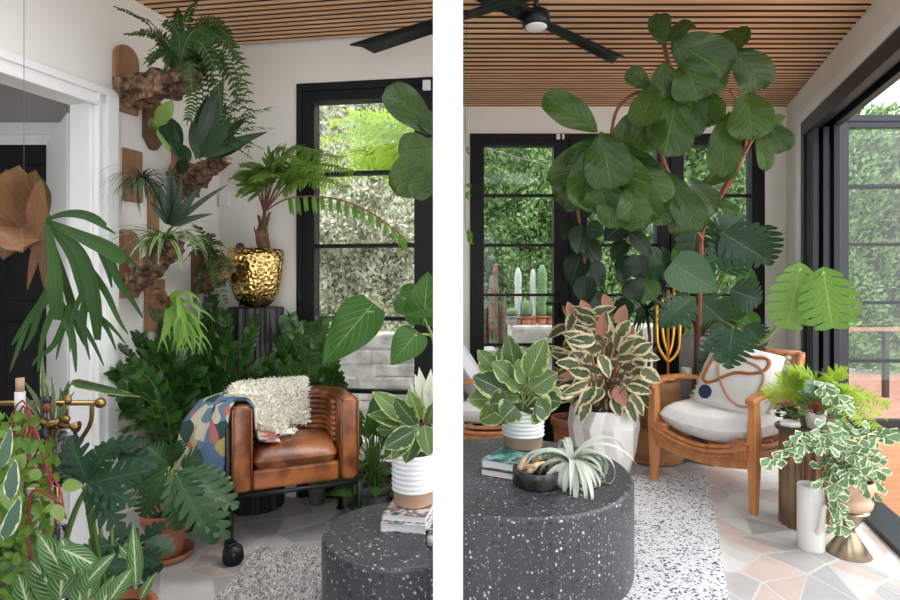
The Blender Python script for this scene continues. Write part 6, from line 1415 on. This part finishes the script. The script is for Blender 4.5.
for i in range(48):
    tx, ty = uni(818, 882), uni(424, 498); Y = uni(2.35, 2.62)
    e = P(tx, ty, Y)-o.location; path = bez(top, (top+e)/2+Z*.08, e, n=8); ms.tube(path, .0018, 5)
    for k in range(2, 9):
        p = path[k if k < len(path) else -1]; tri(p+V((uni(-.02, .02), uni(-.02, .01), uni(-.015, .015))), V((uni(-1, 1), uni(-.5, .1), uni(-1, .3))))
for path in ([(820, 440), (800, 445), (785, 455), (768, 458)], [(822, 436), (806, 432), (792, 440), (770, 466)], [(835, 490), (838, 505), (842, 520), (835, 530)], [(838, 440), (832, 400), (826, 382), (822, 388)], [(836, 440), (845, 405), (838, 395)]):
    pp = bez(*[P(x, y, 2.45 if y > 425 else 2.62)-o.location for x, y in path], n=15); ms.tube(pp, .0018, 5)
    for k in range(0, len(pp), 2):
        for s_ in (-1, 1): tri(pp[k], V((s_*.6+uni(-.3, .3), -.2, uni(-.9, .1))))
mb.build('foliage', LM['ivy'], o); ms.build('stem', M['stem'], o)
# white jug
o = thing('white_jug', 'slim white cylindrical watering jug with long thin spout on the tiles', 'watering jug', (S(808-HX, 2.60), 2.58, 0)); r_ = .056; hh = .295
mb = MB(); mb.lathe([(r_*.94, 0), (r_, .006), (r_, hh-.003), (r_*.97, hh), (r_*.92, hh), (r_*.90, hh-.02), (r_*.90, hh-.10)], (0,0,0), 40, cap=True); mb.build('jug_body', M['ceramat'], o)
mb = MB(); mb.tube(bez((-.005, -r_, .10), (-.005, -r_-.022, .13), (.0, -r_-.03, .20), (.004, -r_-.034, .235), n=10), [.013]*5+[.011]*3+[.010]*3, 12); mb.build('spout', M['ceramat'], o)
# lime fern
o = thing('lime_fern', 'bright lime green feathery fern behind the ivy by the open side door', 'fern', (2.02, 3.08, 0)); mb = MB(); mb.lathe([(.06, 0), (.07, .01), (.085, .50), (.08, .52), (.072, .50)], (0,0,0), 30); mb.build('pot', M['darkpot'], o)
R.seed(180); mb = MB(); ms = MB()
for (x, y, Y) in [(778, 378, 3.0), (788, 370, 3.0), (800, 372, 2.95), (812, 380, 2.9), (826, 376, 2.9), (840, 385, 2.85), (852, 388, 2.85), (866, 398, 2.8), (880, 415, 2.75), (878, 428, 2.75), (862, 425, 2.7), (850, 435, 2.7), (836, 400, 2.8), (770, 400, 3.0), (764, 392, 2.95), (888, 405, 2.85), (846, 372, 3.0), (820, 395, 2.8), (808, 392, 2.8)]:
    e = P(x, y, Y)-o.location; pinnate(mb, ms, bez(V((0, 0, .5)), (V((0, 0, .5))+e)/2+Z*.09, e, n=10), 20, .075, .026, 'pinna', 1.1, .15, .002, .2, True, .1, lobes=5, depth=.5, k=.7, nv=2, nrm=V((uni(-.3, .3), -1, .4)))
mb.build('foliage', LM['lime'], o); ms.build('stem', M['stemp'], o)
# small trailing sprigs by the left frame
o = thing('trailing_sprig', 'thin trailing sprigs hanging at the left edge of the right-hand doors', 'trailing plant', V((.09, 3.0, 2.55))); R.seed(190); mb = MB(); ms = MB()
pp = bez(P(467, 22, 3.0)-o.location, P(465, 90, 3.0)-o.location, P(466, 160, 3.0)-o.location, P(465, 215, 3.0)-o.location, P(468, 242, 3.0)-o.location, n=28); ms.tube(pp, .002, 5)
for k, p in enumerate(pp):
    if k in (17, 18, 25, 26, 27, 28, 13): 
        for _ in range(5): mb.leaf(p, V((uni(.1, 1), uni(-.4, .4), uni(-.6, .6))), V((0, -1, .3)), .035, .012, 'lance', nu=3, nv=2)
ms.tube([P(467, 22, 3.0)-o.location, V((0, 0, CZ-2.55))], .003, 6); mb.build('foliage', LM['tfern'], o); ms.build('stem', M['stem'], o)

# ------------------------------------------------------------------ CAMERA, LIGHT
cd = bpy.data.cameras.new('camera'); cam = bpy.data.objects.new('camera', cd); col.objects.link(cam)
cam.location = CAM; cam.rotation_euler = (rad(90), 0, 0); cd.sensor_width = 36; cd.lens = 36*F/900; cd.shift_y = -12/900; cd.clip_start = .05
bpy.context.scene.camera = cam
w = bpy.data.worlds.new('sky'); bpy.context.scene.world = w; w.use_nodes = True; nt = w.node_tree; N = nt.nodes
bg = N['Background']; tc = N.new('ShaderNodeTexCoord'); sp = N.new('ShaderNodeSeparateXYZ'); nt.links.new(tc.outputs['Generated'], sp.inputs[0])
r = N.new('ShaderNodeValToRGB'); r.color_ramp.elements[0].position = .0; r.color_ramp.elements[0].color = (.82, .84, .85, 1); r.color_ramp.elements[1].position = .8; r.color_ramp.elements[1].color = (.90, .94, 1, 1)
nt.links.new(sp.outputs[2], r.inputs[0]); nt.links.new(r.outputs[0], bg.inputs[0]); bg.inputs[1].default_value = 2.7
sd = bpy.data.lights.new('sun', 'SUN'); sd.energy = 1.0; sd.angle = rad(35); sd.color = (1, .95, .86); so = bpy.data.objects.new('sun', sd); col.objects.link(so)
so.rotation_euler = V((-.55, .45, -.85)).to_track_quat('-Z', 'Y').to_euler()
sc = bpy.context.scene; sc.view_settings.view_transform = 'Standard'; sc.view_settings.look = 'None'; sc.view_settings.gamma = 1; sc.view_settings.exposure = .58
try: sc.cycles.use_denoising = True; sc.cycles.denoiser = 'OPENIMAGEDENOISE'; sc.cycles.max_bounces = 8; sc.cycles.transparent_max_bounces = 12; sc.cycles.sample_clamp_indirect = 6
except Exception: pass
